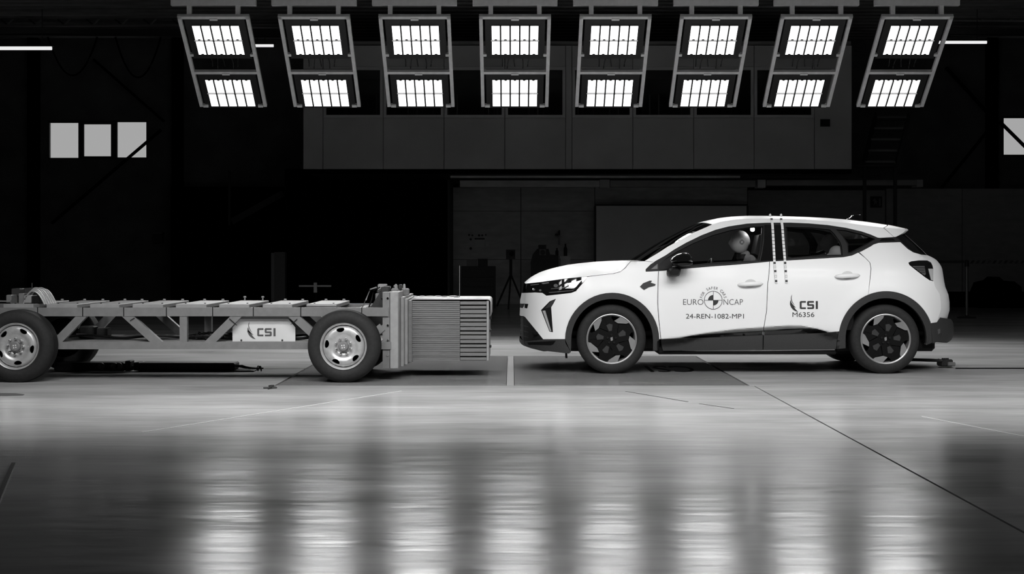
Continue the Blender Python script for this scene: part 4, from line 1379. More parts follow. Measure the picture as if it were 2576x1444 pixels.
CSI_W1 = [(0, 24), (3, 21), (8, 28), (14, 36), (20, 42), (13, 40), (7, 36), (3, 31)]
CSI_W2 = [(5.0, 0), (3.0, 5), (2.4, 11), (4.5, 18), (8, 23), (12, 26.5), (8.6, 22), (5.6, 16.5), (4.0, 10), (4.4, 5)]
CSI_W3 = [(0.2, 23), (0.6, 17), (2.2, 13), (3.2, 18.5), (6, 23), (10.5, 28), (15, 32), (10, 30.5), (5, 27.2), (2, 24.2)]


def csi(x, y, sc_, m, parent, fn, off):
    def mk(poly, name):
        p = [(x + a * sc_, y + b * sc_) for a, b in poly]
        v, tr = triangulate(p, [], 6)
        q = fn(v[:, 0], v[:, 1], off)
        obj(name, [tuple(k) for k in q], [tuple(int(i) for i in t) for t in flip(tr)], m, parent)
    mk(CSI_W1, 'logo_wing')
    mk(CSI_W2, 'logo_wing')
    mk(CSI_W3, 'logo_wing')
    # squared C, S, I
    t = 3.2
    C1 = [(25.5, 16), (38, 16), (38, 20), (28, 20), (28, 31), (38, 31), (38, 35), (25.5, 35), (23.5, 33), (23.5, 18)]
    S1 = [(43, 16), (57, 16), (57, 20), (45.5, 20), (45.5, 23.5), (55.5, 23.5), (57.5, 25.5), (57.5, 33), (55.5, 35), (41.5, 35), (41.5, 31), (53, 31), (53, 27.5), (43, 27.5), (41, 25.5), (41, 18)]
    I1 = [(61.5, 16), (66.5, 16), (66.5, 35), (61.5, 35)]
    for pl in (C1, S1, I1):
        mk(pl, 'logo_letter')


csi(1987, 740.3, 1.06, M_INK, DR, surf, 0.0022)

# ---- crash dummies
def head_fn(d, q):
    # face looks to -x
    x, y, z = q
    if d.z < -0.2 and d.x < 0:
        x *= 1.0 + 0.10 * (-d.z)
    if d.z < -0.3 and d.x > 0:
        x *= 0.88
    nose = math.exp(-((d.z + 0.08) / 0.16) ** 2 - (d.y / 0.16) ** 2) if d.x < 0 else 0
    x -= 0.022 * nose
    eye = math.exp(-((d.z - 0.12) / 0.12) ** 2 - ((abs(d.y) - 0.34) / 0.16) ** 2) if d.x < 0 else 0
    x += 0.012 * eye
    lip_ = math.exp(-((d.z + 0.42) / 0.07) ** 2 - (d.y / 0.25) ** 2) if d.x < 0 else 0
    x -= 0.006 * lip_
    return Vector((x, y * (1 - 0.05 * max(0, -d.z)), z))


def dummy(name, hx, yc, hz, s, label, target=False):
    root = thing(name, (hx + 0.12 * s, yc, 0.62), label, 'crash dummy', 'crash test dummies')
    # continuous body: pelvis, spine, shoulders, arms, legs
    J = {'pelvis': (hx + 0.16 * s, yc, hz - 0.60 * s, .15), 'waist': (hx + 0.19 * s, yc, hz - 0.46 * s, .14), 'chest': (hx + 0.15 * s, yc, hz - 0.28 * s, .16), 'neck0': (hx + 0.06 * s, yc, hz - 0.15 * s, .065), 'neck1': (hx + 0.02 * s, yc, hz - 0.09 * s, .055)}
    for k, q in ((-1, 'n'), (1, 'f')):
        J['sho' + q] = (hx + 0.11 * s, yc + k * 0.18 * s, hz - 0.22 * s, .065)
        J['elb' + q] = (hx - 0.05 * s, yc + k * 0.24 * s, hz - 0.42 * s, .045)
        J['wri' + q] = (hx - 0.28 * s, yc + k * 0.17 * s, hz - 0.34 * s, .034)
        J['hip' + q] = (hx + 0.10 * s, yc + k * 0.09 * s, hz - 0.61 * s, .10)
        J['kne' + q] = (hx - 0.34 * s, yc + k * 0.10 * s, hz - 0.52 * s, .07)
        J['ank' + q] = (hx - 0.50 * s, yc + k * 0.09 * s, max(0.48, hz - 0.86 * s), .045)
        J['toe' + q] = (hx - 0.64 * s, yc + k * 0.09 * s, max(0.46, hz - 0.89 * s), .04)
    E = [('pelvis', 'waist'), ('waist', 'chest'), ('chest', 'neck0'), ('neck0', 'neck1')]
    for q in 'nf':
        E += [('chest', 'sho' + q), ('sho' + q, 'elb' + q), ('elb' + q, 'wri' + q), ('pelvis', 'hip' + q), ('hip' + q, 'kne' + q), ('kne' + q, 'ank' + q), ('ank' + q, 'toe' + q)]
    keys = list(J)
    me = bpy.data.meshes.new('body')
    L = wloc(root)
    me.from_pydata([(J[k][0] - L.x, J[k][1] - L.y, J[k][2] - L.z) for k in keys], [(keys.index(a), keys.index(b)) for a, b in E], [])
    me.materials.append(M_DUMMYD)
    b = bpy.data.objects.new('body', me)
    C.objects.link(b)
    b.parent = root
    sk = b.modifiers.new('skin', 'SKIN')
    for i, k in enumerate(keys):
        r = J[k][3] * s
        me.skin_vertices[0].data[i].radius = (r, r)
    me.skin_vertices[0].data[0].use_root = True
    su = b.modifiers.new('sub', 'SUBSURF')
    su.levels = su.render_levels = 2
    h = MB().ell((hx, yc, hz), (0.100 * s, 0.078 * s, 0.116 * s), 28, 20, head_fn).build('head', M_DUMMY, root, 60)
    MB().lathe([(0.06 * s, -0.12 * s), (0.062 * s, -0.165 * s), (0.05 * s, -0.18 * s)], (hx + 0.025 * s, yc, hz), 'z', 20).build('neck_ring', M_BLACK, root, 40)
    for k in (-1, 1):
        # hands closed on wheel / lap: palm with four fingers and a thumb
        wx, wy, wz, _ = J['wri' + ('n' if k < 0 else 'f')]
        hd = MB().ell((wx - 0.045 * s, wy, wz + 0.01), (0.05 * s, 0.022 * s, 0.042 * s), 14, 10).build('hand', M_DUMMY, root, 60)
        for j in range(4):
            zz = wz + (0.035 - j * 0.022) * s
            MB().tube([(wx - 0.08 * s, wy, zz), (wx - 0.115 * s, wy + k * 0.012 * s, zz), (wx - 0.105 * s, wy - k * 0.025 * s, zz)], 0.009 * s, 6).build('finger', M_DUMMY, hd, 60)
        MB().tube([(wx - 0.03 * s, wy, wz + 0.04 * s), (wx - 0.06 * s, wy - k * 0.02 * s, wz + 0.065 * s), (wx - 0.085 * s, wy - k * 0.025 * s, wz + 0.06 * s)], 0.010 * s, 6).build('thumb', M_DUMMY, hd, 60)
    if target:
        cx, cz, yy = hx + 0.005, hz + 0.0, yc - 0.0785
        dsk = MB().lathe([(0.001, 0.0), (0.022, 0.0), (0.022, 0.012)], (cx, yy - 0.001, cz), 'y', 24).build('target_disc', M_INK, h, 30)
        for a in range(4):
            t = PI / 4 + a * PI / 2
            MB().box(cx + 0.011 * math.cos(t) - 0.0045, cx + 0.011 * math.cos(t) + 0.0045, yy - 0.003, yy, cz + 0.011 * math.sin(t) - 0.0045, cz + 0.011 * math.sin(t) + 0.0045).build('target_mark', M_TAPEW, dsk)
    return root


hd = P(1862, 609, YC - 0.37)
dummy('crash_dummy', hd.x, hd.y, hd.z, 1.0, 'grey adult crash test dummy with a target disc in the driver seat', True)
hd2 = P(2104, 640, YC - 0.37)
dummy('crash_dummy', hd2.x, hd2.y, hd2.z, 0.78, 'near child crash test dummy on the rear seat')
hd3 = P(2086, 612, YC + 0.38)
dummy('crash_dummy', hd3.x, hd3.y, hd3.z, 0.84, 'far child crash test dummy on the rear seat, higher in view')

#@@TROLLEY
# ================================================================== THE CRASH TROLLEY
YT, YN, YF = 13.53, 13.0, 14.05         # centre, near and far side frames
tr_root = thing('crash_trolley', (-2.1, YT, 0), 'grey steel crash trolley on four truck wheels carrying the test barrier', 'trolley')


def tx(px, Y=YN):
    return (px - CX) * Y / FP


def tz(py, Y=YN):
    return CAMH - (py - HOR) * Y / FP


def tbar(name, a, b, w, m=M_STEELP, d=0.07, ys=(YN, YF), parent=None):
    """a square tube of the side frames between two photo points of the near frame, and its twin on the far frame"""
    for y in ys:
        p, q = Vector((tx(a[0]), y, tz(a[1]))), Vector((tx(b[0]), y, tz(b[1])))
        q = p + (q - p)
        mb = MB().bar(p, q, w, d - (0.01 if name in ('diagonal_brace', 'post') else 0), up=(0, 1, 0))
        mb.build(name, m, parent or tr_root)


TOPY, BOTY = 784.5, 868.7
tbar('top_chord', (-120, TOPY), (978, TOPY), 0.078)
tbar('bottom_chord', (-120, BOTY), (985, BOTY), 0.068)
for a, b in (((135, 870), (219, 783)), ((310, 783), (406, 870)), ((520, 870), (608, 783)), ((727, 783), (818, 867)), ((-68, 783), (28, 870)), ((962, 822), (930, 850))):
    tbar('diagonal_brace', a, b, 0.075)
tbar('post', (463, 793), (463, 861), 0.068)
# weld collars on the near top chord
for x in (98, 211, 314, 421, 537, 639, 758, 911):
    z = tz(TOPY)
    MB().box(tx(x) - 0.004, tx(x) + 0.004, YN - 0.037, YN - 0.034, z - 0.038, z + 0.042).build('weld_band', M_BLACK, tr_root)
for (a, b) in (((330, 806), (341, 799)), ((579, 801), (598, 818)), ((733, 816), (749, 802))):
    MB().bar((tx(a[0]), YN - 0.036, tz(a[1])), (tx(b[0]), YN - 0.036, tz(b[1])), 0.004, 0.012, up=(0, 1, 0)).build('weld_band', M_BLACK, tr_root)
for x in (60, 250, 463, 690, 900):
    for yy in (TOPY, BOTY):
        MB().box(tx(x) - 0.03, tx(x) + 0.03, YN + 0.03, YF - 0.03, tz(yy) - 0.025, tz(yy) + 0.025).build('cross_member', M_STEELP, tr_root)
# deck plates with bolts
pl_x = [(8, 84), (117, 194), (226, 300), (333, 410), (442, 519), (551, 627), (660.5, 735), (770.6, 846.7)]
for i, (a, b) in enumerate(pl_x):
    z0 = tz(776.2)
    p = MB().cbox(tx(a), tx(b), YN + 0.0, YF, z0 + 0.004, z0 + 0.040, 0.004).build('deck_plate', M_STEELL, tr_root)
    MB().box(tx(a) + 0.012, tx(b) - 0.012, YN + 0.02, YF - 0.02, z0 - 0.006, z0 + 0.006).build('plate_spacer', M_BLACK, p)
    if i == 7:
        MB().box(tx(a), tx(b), YN - 0.003, YN + 0.0, z0 + 0.016, z0 + 0.020).build('plate_seam', M_BLACK, p)
    for bx in (tx(a) + 0.05, tx(b) - 0.05):
        for by in (YF - 0.06,):
            tall = 0.045 if i in (5,) else 0.018
            MB().lathe([(0.001, tall), (0.012, tall), (0.016, tall - 0.010), (0.016, tall - 0.014), (0.008, tall - 0.014), (0.008, 0.0)], (bx, by, z0 + 0.04), 'z', 10).build('bolt', M_STEELL, p, 40)
        MB().lathe([(0.001, 0.006), (0.008, 0.006), (0.009, 0.0)], (bx, YN + 0.18, z0 + 0.04), 'z', 8).build('bolt', M_BLACK, p, 40)

# belly tray with hoses
MB().box(tx(120), tx(960), YN + 0.06, YF - 0.06, tz(860), tz(858)).build('belly_tray', M_STEELP, tr_root)
for k, (x0, x1, yb, rr, m) in enumerate(((150, 560, YN + 0.20, 0.012, M_BLACK), (165, 600, YN + 0.28, 0.016, M_STEELL), (240, 590, YN + 0.36, 0.014, M_BLACK), (470, 800, YN + 0.15, 0.016, M_BLACK), (480, 790, YN + 0.32, 0.012, M_BLACK))):
    pts = [(tx(x0 + (x1 - x0) * t), yb + 0.05 * math.sin(9 * t + k), tz(856) + 0.02 + 0.012 * math.sin(14 * t + 2 * k)) for t in [i / 24 for i in range(25)]]
    MB().tube(pts, rr, 6).build('hose', m, tr_root, 40)
for k, x in enumerate((188, 215, 168)):
    MB().cbox(tx(x) - 0.07, tx(x) + 0.07, YN + 0.35 + 0.1 * k, YN + 0.50 + 0.1 * k, tz(858), tz(826 + 6 * k), 0.01).build('control_unit', M_CLAD, tr_root)
MB().tube([(tx(186), YN + 0.2, tz(795)), (tx(188), YN + 0.2, tz(812)), (tx(180), YN + 0.2, tz(830))], 0.006, 6).build('loose_wire', M_STEELL, tr_root)
mb = MB()
for k in range(26):
    x = tx(480 + rng.uniform(0, 110))
    y = YN + rng.uniform(0.08, 0.4)
    pts = [(x + rng.uniform(-.08, .08), y + rng.uniform(-.05, .05), tz(858) + 0.01 + rng.uniform(0, .06)) for _ in range(4)]
    mb.tube(pts, 0.006, 5)
tag(mb.build('cable_tangle', M_BLACK, tr_root, 40), kind='stuff')

# lettered sign board between the braces
sgn = [(585, 861), (585, 824), (603, 802), (725, 802), (743, 824), (743, 861)]
sb_ = MB().prism([(tx(a, YN + 0.045), tz(b, YN + 0.045)) for a, b in sgn], YN + 0.042, YN + 0.05).build('sign_board', M_SIGN, tr_root)
MB().box(tx(600), tx(728), YN + 0.036, YN + 0.06, tz(803), tz(795)).build('board_rail', M_STEELP, tr_root)
for x in (607, 710):
    MB().lathe([(0.001, -0.004), (0.008, -0.004), (0.009, 0.0)], (tx(x, YN + 0.04), YN + 0.042, tz(856, YN + 0.04)), 'y', 10).build('board_screw', M_CLAD, sb_)


def flat_sign(px, py, off):
    px, py = np.asarray(px, float), np.asarray(py, float)
    Y = YN + 0.040 - off
    return np.stack([(px - CX) * Y / FP, np.full(px.shape, Y), CAMH - (py - HOR) * Y / FP], -1)


csi(622, 808.5, 1.07, M_INKG, sb_, flat_sign, 0.0)


# ---- truck wheels
def truck_wheel(cx, s, rot):
    yo = YT - s * 0.80                 # outer face
    R, RR, W = 0.326, 0.205, 0.24
    cz = R
    c = (cx, yo, cz)
    prof = [(RR - 0.006, 0.03), (RR + 0.004, 0.012), (RR + 0.03, 0.002), (R - 0.07, -0.004), (R - 0.035, 0.006), (R - 0.014, 0.022), (R - 0.003, 0.04), (R, 0.055), (R, W - 0.055), (R - 0.006, W - 0.03), (R - 0.04, W - 0.004), (RR + 0.02, W), (RR - 0.01, W - 0.02)]
    w = MB().lathe(prof, c, 'y', 72, s).build('wheel', M_TYRE, tr_root, 40)
    for gy in (0.085, 0.12, 0.155):
        MB().lathe([(R + 0.0006, gy - 0.004), (R + 0.0012, gy), (R + 0.0006, gy + 0.004)], c, 'y', 72, s).build('groove_shade', M_DARK, w)  # dark rings on the tread paint in the shade of its grooves
    MB().lathe([(RR - 0.020, 0.10), (RR - 0.016, 0.045), (RR - 0.012, 0.022), (RR - 0.004, 0.010), (RR + 0.004, 0.004), (RR + 0.006, 0.012)], c, 'y', 72, s).build('rim', M_RIMST, w, 40)

    # pressed disc with five oval hand holes
    def depth(r):
        return np.interp(r, [0, .055, .075, .105, .118, .135, .165, .186, .192], [.028, .028, .018, .018, .010, .004, .010, .030, .055])

    holes = []
    for k in range(5):
        a = rot + k * 2 * PI / 5
        hx, hz = 0.148 * math.cos(a), 0.148 * math.sin(a)
        ho = []
        for i in range(16):
            t = 2 * PI * i / 16
            u, vv = 0.036 * math.cos(t), 0.019 * math.sin(t) + 0.005 * math.cos(t) ** 2
            ho.append((hx + vv * math.cos(a) - u * math.sin(a), hz + vv * math.sin(a) + u * math.cos(a)))
        holes.append(ho)
    out = [(0.192 * math.cos(2 * PI * i / 64), 0.192 * math.sin(2 * PI * i / 64)) for i in range(64)]
    v, tri = triangulate(out, holes, 0.011)
    rr = np.hypot(v[:, 0], v[:, 1])
    d = depth(rr)
    v3 = [(cx + v[i, 0], yo + s * d[i], cz + v[i, 1]) for i in range(len(v))]
    vv, ff = sheet_geo(v3, tri if s > 0 else flip(tri), (0, s * 0.014, 0))
    disc = obj('wheel_disc', vv, ff, M_RIMST, w, 50)
    MB().lathe([(0.001, 0.10), (RR - 0.016, 0.10)], c, 'y', 40, s).build('drum', M_DARK, w)
    MB().lathe([(0.001, -0.012), (0.036, -0.012), (0.044, -0.004), (0.046, 0.03)], c, 'y', 28, s).build('hub_cap', M_STEELP, w, 40)
    for k in range(8):
        a = rot * 0.7 + k * PI / 4
        q = (cx + 0.070 * math.cos(a), yo, cz + 0.070 * math.sin(a))
        MB().lathe([(0.001, -0.012), (0.006, -0.011), (0.010, -0.004), (0.012, 0.004), (0.013, 0.022)], q, 'y', 8, s).build('wheel_nut', M_CHROME, w, 40)
    for k in range(4):
        a = PI / 4 + k * PI / 2 + 0.15
        q = (cx + 0.014 * math.cos(a), yo - s * 0.0125, cz + 0.014 * math.sin(a))
        MB().lathe([(0.001, -0.002), (0.006, -0.002), (0.006, 0.002)], q, 'y', 8, s).build('hub_mark', M_TAPEW, w)
    return w


WF = (863.5 - CX) * (YT - 0.80) / FP
WR = (38 - CX) * (YT - 0.80) / FP
for s in (1, -1):
    truck_wheel(WF, s, math.radians(100))
    truck_wheel(WR, s, math.radians(62))
for x in (WF, WR):
    MB().tube([(x, YT - 0.6, 0.326), (x, YT + 0.6, 0.326)], 0.045, 12).build('axle', M_STEELP, tr_root, 40)

# ---- load cell wall at the front
fx0, fx1 = tx(966), tx(981)
MB().box(tx(963), tx(980.5), YN - 0.02, YF + 0.05, tz(926), tz(735)).build('front_frame', M_STEELP, tr_root)
pz0, pz1 = tz(927.5), tz(734)
fp = MB().cbox(tx(981.5), tx(1003), YN - 0.03, YF + 0.25, pz0, pz1, 0.006).build('front_plate', M_SHEET, tr_root)
for i, y in enumerate((750, 784, 818, 856, 893)):
    MB().lathe([(0.001, -0.010), (0.010, -0.010), (0.011, 0.0)], (tx(976), YN - 0.02, tz(y)), 'y', 8).build('frame_bolt', M_CHROME, tr_root, 40)
MB().prism([(tx(930), tz(795)), (tx(975), tz(795)), (tx(975), tz(842)), (tx(955), tz(824)), (tx(968), tz(812)), (tx(968), tz(800))], YN - 0.012, YN + 0.03).build('gusset', M_STEELP, tr_root)
# instruments on top
ins = [(944, 958, 738, 766, 0.25), (950, 972, 715, 738, 0.28), (958, 978, 722, 752, 0.18), (984, 1000, 726, 734, 0.22), (990, 998, 717, 728, 0.35), (1002, 1010, 716, 728, 0.45), (1000, 1028, 727, 743, 0.55)]
for k, (a, b, c_, d_, dy) in enumerate(ins):
    Y = YN + dy
    MB().cbox(tx(a, Y), tx(b, Y), Y, Y + 0.12, tz(d_, Y), tz(c_, Y), 0.006).build('instrument_box', (M_STEELP, M_STEELL, M_CLAD)[k % 3], tr_root)
MB().prism([(tx(926), tz(776)), (tx(960), tz(722)), (tx(974), tz(722)), (tx(975), tz(768)), (tx(960), tz(776))], YN + 0.2, YN + 0.4).build('strut_bracket', M_CLAD, tr_root)
for k in range(7):
    a = (tx(950 + 8 * k, YN + .3), YN + 0.2 + 0.03 * k, tz(722, YN + .3))
    pts = [a, (a[0] - 0.06, a[1], a[2] - 0.02 - .01 * k), (a[0] - 0.10 + 0.02 * k, a[1], a[2] - 0.12), (a[0] - 0.14 + 0.03 * k, a[1], a[2] - 0.20)]
    MB().tube(pts, 0.007, 6).build('sensor_cable', M_BLACK if k % 2 else M_STEELL, tr_root, 40)
for k, x in enumerate((996, 1017)):
    q = (tx(x, YN + .3), YN + .3, tz(729, YN + .3))
    MB().lathe([(0.012, 0.0), (0.014, 0.02), (0.010, 0.05), (0.001, 0.055)], q, 'z', 10).build('sensor_knob', M_SHEET, tr_root, 40)

# ---- rear electronics box with cable loom
rbx = [(15, 28, 742, 770, .15, M_STEELP), (28, 50, 726, 745, .3, M_CLAD), (46, 60, 738, 768, .2, M_STEELP), (60, 78, 743, 763, .12, M_STEELL), (78, 100, 745, 763, .14, M_BLACK), (60, 96, 725, 745, .3, M_CLAD)]
for a, b, c_, d_, dy, m in rbx:
    Y = YN + dy
    MB().cbox(tx(a, Y), tx(b, Y), Y, Y + 0.18, tz(d_, Y), tz(c_, Y), 0.006).build('electronics_box', m, tr_root)
for k in range(11):
    Y = YN + 0.12 + 0.035 * k
    x0, x1 = 58 + 2.5 * k, 112 + 3.0 * k
    h = 30 + 3.2 * (k % 4) + 8
    pts = []
    for i in range(13):
        t = i / 12
        px = x0 + (x1 - x0) * t
        py = 766 - h * (1 - abs(2 * t - 1) ** 2.2) * (1 - 0.25 * t)
        pts.append((tx(px, Y), Y, tz(py, Y)))
    MB().tube(pts, 0.007, 6).build('loom_cable', M_STEELL if k % 2 else M_SHEET, tr_root, 40)
MB().tube([(tx(62), YN + .2, tz(727)), (tx(62), YN + .2, tz(713))], 0.005, 5).build('antenna', M_CLAD, tr_root)
MB().box(tx(-60), tx(16), YN + 0.1, YN + 0.13, tz(760), tz(757)).build('side_rod', M_STEELP, tr_root)

# ================================================================== DEFORMABLE BARRIER on the trolley front
B0, B1 = 13.33, 14.33
br = thing('deformable_barrier', (tx(1130, B0), (B0 + B1) / 2, tz(908, B0)), 'ribbed aluminium honeycomb barrier block fixed to the trolley front', 'barrier')
bz0, bz1 = tz(908, B0), tz(757, B0)


def bxp(p):
    return tx(p, B0)


MB().cbox(bxp(1010.6), bxp(1019), B0 - 0.16, B1 + 0.12, tz(919, B0), tz(746, B0), 0.004).build('backing_plate', M_SHEET, br)
MB().cbox(bxp(1019), bxp(1027), B0 - 0.08, B1 + 0.06, bz0 - 0.03, bz1 + 0.02, 0.004).build('backing_plate', M_STEELL, br)
MB().cbox(bxp(1027), bxp(1037), B0 - 0.02, B1, bz0 - 0.012, bz1 + 0.004, 0.004).build('rear_sheet', M_HONEY, br)
MB().box(bxp(1037), bxp(1157), B0 + 0.008, B1, bz0, bz1).build('core_block', M_HONEYD, br)
# fine ribs of the rear core
mb = MB()
n = 31
for i in range(n):
    z = bz0 + (bz1 - bz0) * (i + 0.5) / n
    hw = (bz1 - bz0) / n * (0.40 + 0.07 * math.sin(i * 2.7))
    d = 0.004 * math.sin(i * 1.9)
    xs_ = [bxp(1037), bxp(1055), bxp(1100 + 20 * math.sin(PI * i / n)), bxp(1157)]
    for j in range(3):
        mb.box(xs_[j], xs_[j + 1], B0 + d + (0.003 if j == 1 else 0.0), B0 + 0.012, z - hw, z + hw)
tag(mb.build('core_rib', M_HONEY, br), kind='stuff')
# front block with open cells: each fold a slat
MB().box(bxp(1158), bxp(1222), B0 + 0.07, B1, bz0, bz1 - 0.005).build('front_core', M_HONEYD, br)
n = 14
for i in range(n):
    z = bz0 + (bz1 - bz0) * (i + 0.5) / n
    p = (bz1 - bz0) / n
    hw = p * (0.33 + 0.06 * ((i * 7) % 3))
    MB().cbox(bxp(1157.5), bxp(1224), B0 + 0.001, B0 + 0.10, z - hw, z + hw, 0.003).build('fold', M_HONEY, br)
MB().cbox(bxp(1224), bxp(1230), B0 - 0.003, B1, bz0 + 0.002, bz1, 0.003).build('front_sheet', M_SHEET, br)
# top cover wrapping over the front edge
x0, x1 = bxp(1034), bxp(1232)
prof = [(x0, bz1 + 0.012)] + [(x1 - 0.02 + 0.028 * math.sin(t), bz1 - 0.016 + 0.028 * math.cos(t)) for t in [PI / 2 * i / 8 for i in range(9)]] + [(x1 + 0.008, tz(795, B0))]
v, f = [], []
for (x, z) in prof:
    for y, dz in ((B0 - 0.004, 0), (B0 + 0.3, 0.010), (B1 - 0.3, 0.010), (B1, 0)):
        v.append((x, y, z + (dz if x < x1 - 0.05 else 0)))
m_ = len(prof)
for i in range(m_ - 1):
    for j in range(3):
        f.append((i * 4 + j, i * 4 + j + 1, i * 4 + j + 5, i * 4 + j + 4))
o = obj('top_cover', v, f, M_COVER, br, 50)
so = o.modifiers.new('thick', 'SOLIDIFY')
so.thickness = 0.004
for k, (px, sz) in enumerate(((1045, 5), (1062, 7), (1082, 12), (1102, 8), (1118, 6), (1140, 9), (1148, 5))):
    Y = B0 + 0.55 + 0.1 * math.sin(k * 3)
    q = (tx(px, Y), Y, bz1 + 0.024)
    r = sz * 0.0037
    MB().ell(q, (r * 1.5, r * 1.5, 0.010), 10, 6).build('cover_dent', M_STEELP, br, 60)
for z in (tz(803, B0), tz(836, B0), tz(876, B0)):
    MB().cbox(bxp(1230), bxp(1235), B0 + 0.25, B0 + 0.35, z - 0.012, z + 0.012, 0.003).build('contact_switch', M_CLAD, br)
MB().tube([(bxp(1151), B0 + 0.5, bz1 + 0.02), (bxp(1151), B0 + 0.5, tz(668, B0 + 0.5))], 0.0035, 6).build('antenna_wire', M_STEELP, br)

# ================================================================== TOW GEAR on the track
def low(name, lab, cat, x0, x1, Y0, Y1, z1, m, extra):
    t = thing(name, ((x0 + x1) / 2, (Y0 + Y1) / 2, 0), lab, cat)
    MB().cbox(x0, x1, Y0, Y1, 0.012, z1, 0.012).build('body', m, t)
    extra(t)
    return t


def ex1(t):
    Y = 13.95
    for k in range(9):
        yy = Y + 0.03 * k
        MB().tube([(tx(560, Y), yy, 0.055 + .004 * (k % 3)), (tx(610, Y), yy, 0.06 - .006 * k), (tx(628 + 3 * k, Y), yy, 0.03 - .002 * k)], 0.007, 5).build('brush_rod', M_BLACK, t, 40)
    MB().cbox(tx(336, Y), tx(350, Y), Y - 0.0, Y + 0.16, 0.01, 0.09, 0.006).build('end_block', M_BLACK, t)
    MB().cbox(tx(350, Y), tx(640, Y), Y - 0.03, Y + 0.30, 0.0, 0.013, 0.003).build('skid_plate', M_BLACK, t)


low('tow_sledge', 'long flat black tow sledge lying in the track under the trolley', 'tow sledge', tx(348, 13.95), tx(590, 13.95), 13.95, 14.2, 0.085, M_BLACK, ex1)


def ex2(t):
    Y = 13.85
    for k, x in enumerate((255, 288, 300)):
        MB().lathe([(0.001, -0.012), (0.035, -0.012), (0.035, 0.05)], (tx(x, Y), Y, 0.06), 'y', 14).build('guide_roller', M_CLAD, t, 40)
    MB().cbox(tx(312, Y), tx(326, Y), Y + 0.03, Y + 0.18, 0.01, 0.11, 0.006).build('end_block', M_BLACK, t)
    MB().tube([(tx(320, Y), Y + 0.1, 0.05), (tx(330, Y), Y + 0.1, 0.05)], 0.012, 8).build('coupling_rod', M_BLACK, t)


low('tow_carriage', 'black tow carriage with rollers behind the rear trolley wheel', 'tow carriage', tx(135, 13.85), tx(312, 13.85), 13.85, 14.06, 0.095, M_BLACK, ex2)


def ex3(t):
    Y = 14.42
    for yy in (Y, Y + 0.12):
        MB().tube([(tx(2240, Y), yy, 0.085), (tx(2370, Y), yy, 0.07)], 0.012, 8).build('push_rod', M_CLAD, t, 40)
    MB().cbox(tx(2382, Y), tx(2402, Y), Y - 0.03, Y + 0.15, 0.02, 0.06, 0.008).build('nose_block', M_STEELP, t)
    for k in range(3):
        MB().lathe([(0.001, 0.012), (0.012, 0.012), (0.013, 0)], (tx(2374 + 6 * k, Y), Y + 0.03, 0.085), 'z', 8).build('bolt', M_CLAD, t, 40)


low('tow_dolly', 'dark tow dolly on the floor behind the rear car wheel', 'tow dolly', tx(2366, 14.42), tx(2398, 14.42), 14.42, 14.56, 0.085, M_CLAD, ex3)
tag(MB().tube([(tx(2404, 14.3), 14.3, 0.006), (13.5, 14.3, 0.006)], 0.006, 6).build('tow_cable', M_BLACK, None, 40), 'thin dark tow cable running right along the floor track', 'cable')
w_ = MB()
pts = [(tx(648 + 14 * math.sin(t * 5) * t + 12 * t, 13.9), 13.9 + 0.02 * math.cos(7 * t), 0.008 + 0.05 * abs(math.sin(t * 6.0))) for t in [i / 30 for i in range(31)]]
tag(w_.tube(pts, 0.006, 6).build('cable_curl', M_BLACK, None, 40), 'small curled black cable end beside the front trolley wheel', 'cable')
pts = [Vector((tx(680, 12.2) + 0.0, 12.1, 0.008)), Vector((tx(690, 12.3), 12.25, 0.02)), Vector((tx(672, 12.2), 12.3, 0.012)), Vector((tx(700, 12.3), 12.2, 0.008)), Vector((tx(664, 12.2), 12.17, 0.008))]
tag(MB().tube(pts, 0.008, 6).build('cable_scrap', M_CLAD, None, 40), 'small dark tangle lying at the corner of the pit cover', 'cable')

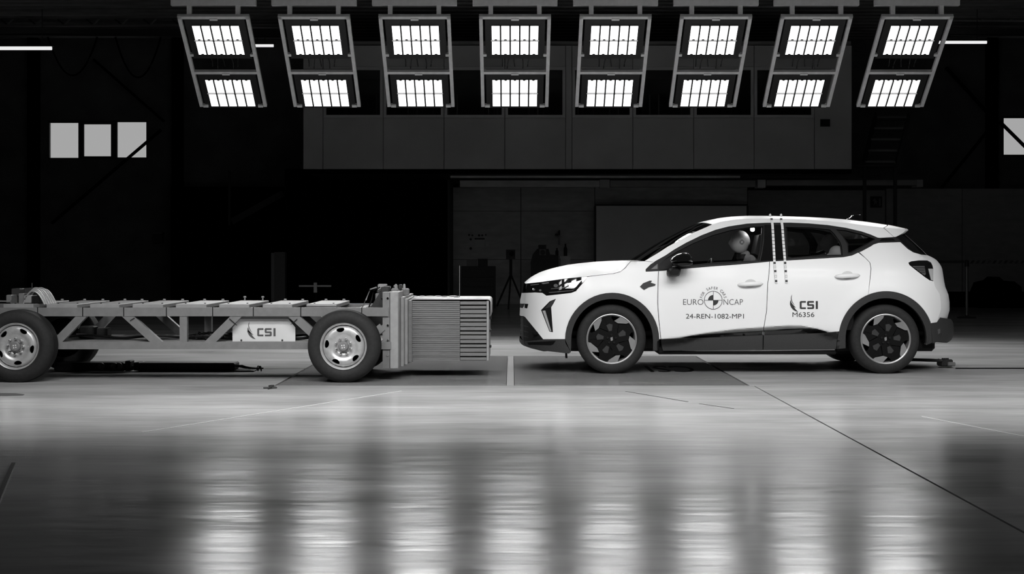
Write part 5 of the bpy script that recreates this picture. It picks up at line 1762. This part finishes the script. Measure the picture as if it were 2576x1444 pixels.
# floor marks
def floor_poly(name, poly, m, h=0.0012, parent=None):
    v = []
    for a, b in poly:
        Y = CAMH * FP / (b - HOR)
        q = P(a, b, Y)
        v.append((q.x, q.y, h))
    n = len(v)
    k = [(a, b, 0.0001) for a, b, _ in v]
    return obj(name, v + k, [tuple(range(n - 1, -1, -1))] + [(i, (i + 1) % n, (i + 1) % n + n, i + n) for i in range(n)], m, parent)


fs = thing('floor_sticker', tuple(Vector((tx(430, 12.6), 12.6, 0))), 'pale rectangular sticker with a dark swirl on the floor left of the trolley wheel', 'sticker')
floor_poly('sheet', [(352, 975), (382, 962), (512, 962), (486, 975)], M_TAPEL, 0.0012, fs)
fs.children[0].data.transform(Matrix.Translation(-fs.location))
for k, (cx_, cy_, rx, ry) in enumerate(((414, 967.5, 26, 3.2), (470, 966.5, 14, 2.2))):
    o = floor_poly('swirl', [(cx_ + rx * math.cos(t), cy_ + ry * math.sin(t)) for t in [2 * PI * i / 24 for i in range(24)]], M_INKG, 0.0016 + k * 0.0002, fs)
    o.data.transform(Matrix.Translation(-fs.location))
    o = floor_poly('swirl_centre', [(cx_ + rx * 0.72 * math.cos(t), cy_ + ry * 0.62 * math.sin(t)) for t in [2 * PI * i / 24 for i in range(24)]], M_TAPEL, 0.0020 + k * 0.0002, fs)
    o.data.transform(Matrix.Translation(-fs.location))
o = floor_poly('floor_hatch', [(0, 989), (40, 989.5), (62, 992), (58, 995), (20, 996.5), (-30, 996)], M_INKG, 0.0012)
tag(o, 'dark round inspection cover on the floor at the left edge', 'floor cover')
# lettering on the pit cover in the shade under the car
v, f = glyphs('CSI')
a, b = v.min(0), v.max(0)
t = thing('floor_lettering', (1.55, 14.2, 0), 'dark block letters on the pit cover under the car', 'lettering')
vv = []
for q in v:
    u = (q[0] - a[0]) / (b[0] - a[0])
    w = (q[1] - a[1]) / (b[1] - a[1])
    vv.append((1.36 + 0.46 * (1 - u), 13.9 + 0.75 * (1 - w), 0.0012))
obj('letters', vv, f, M_BLACK, t)
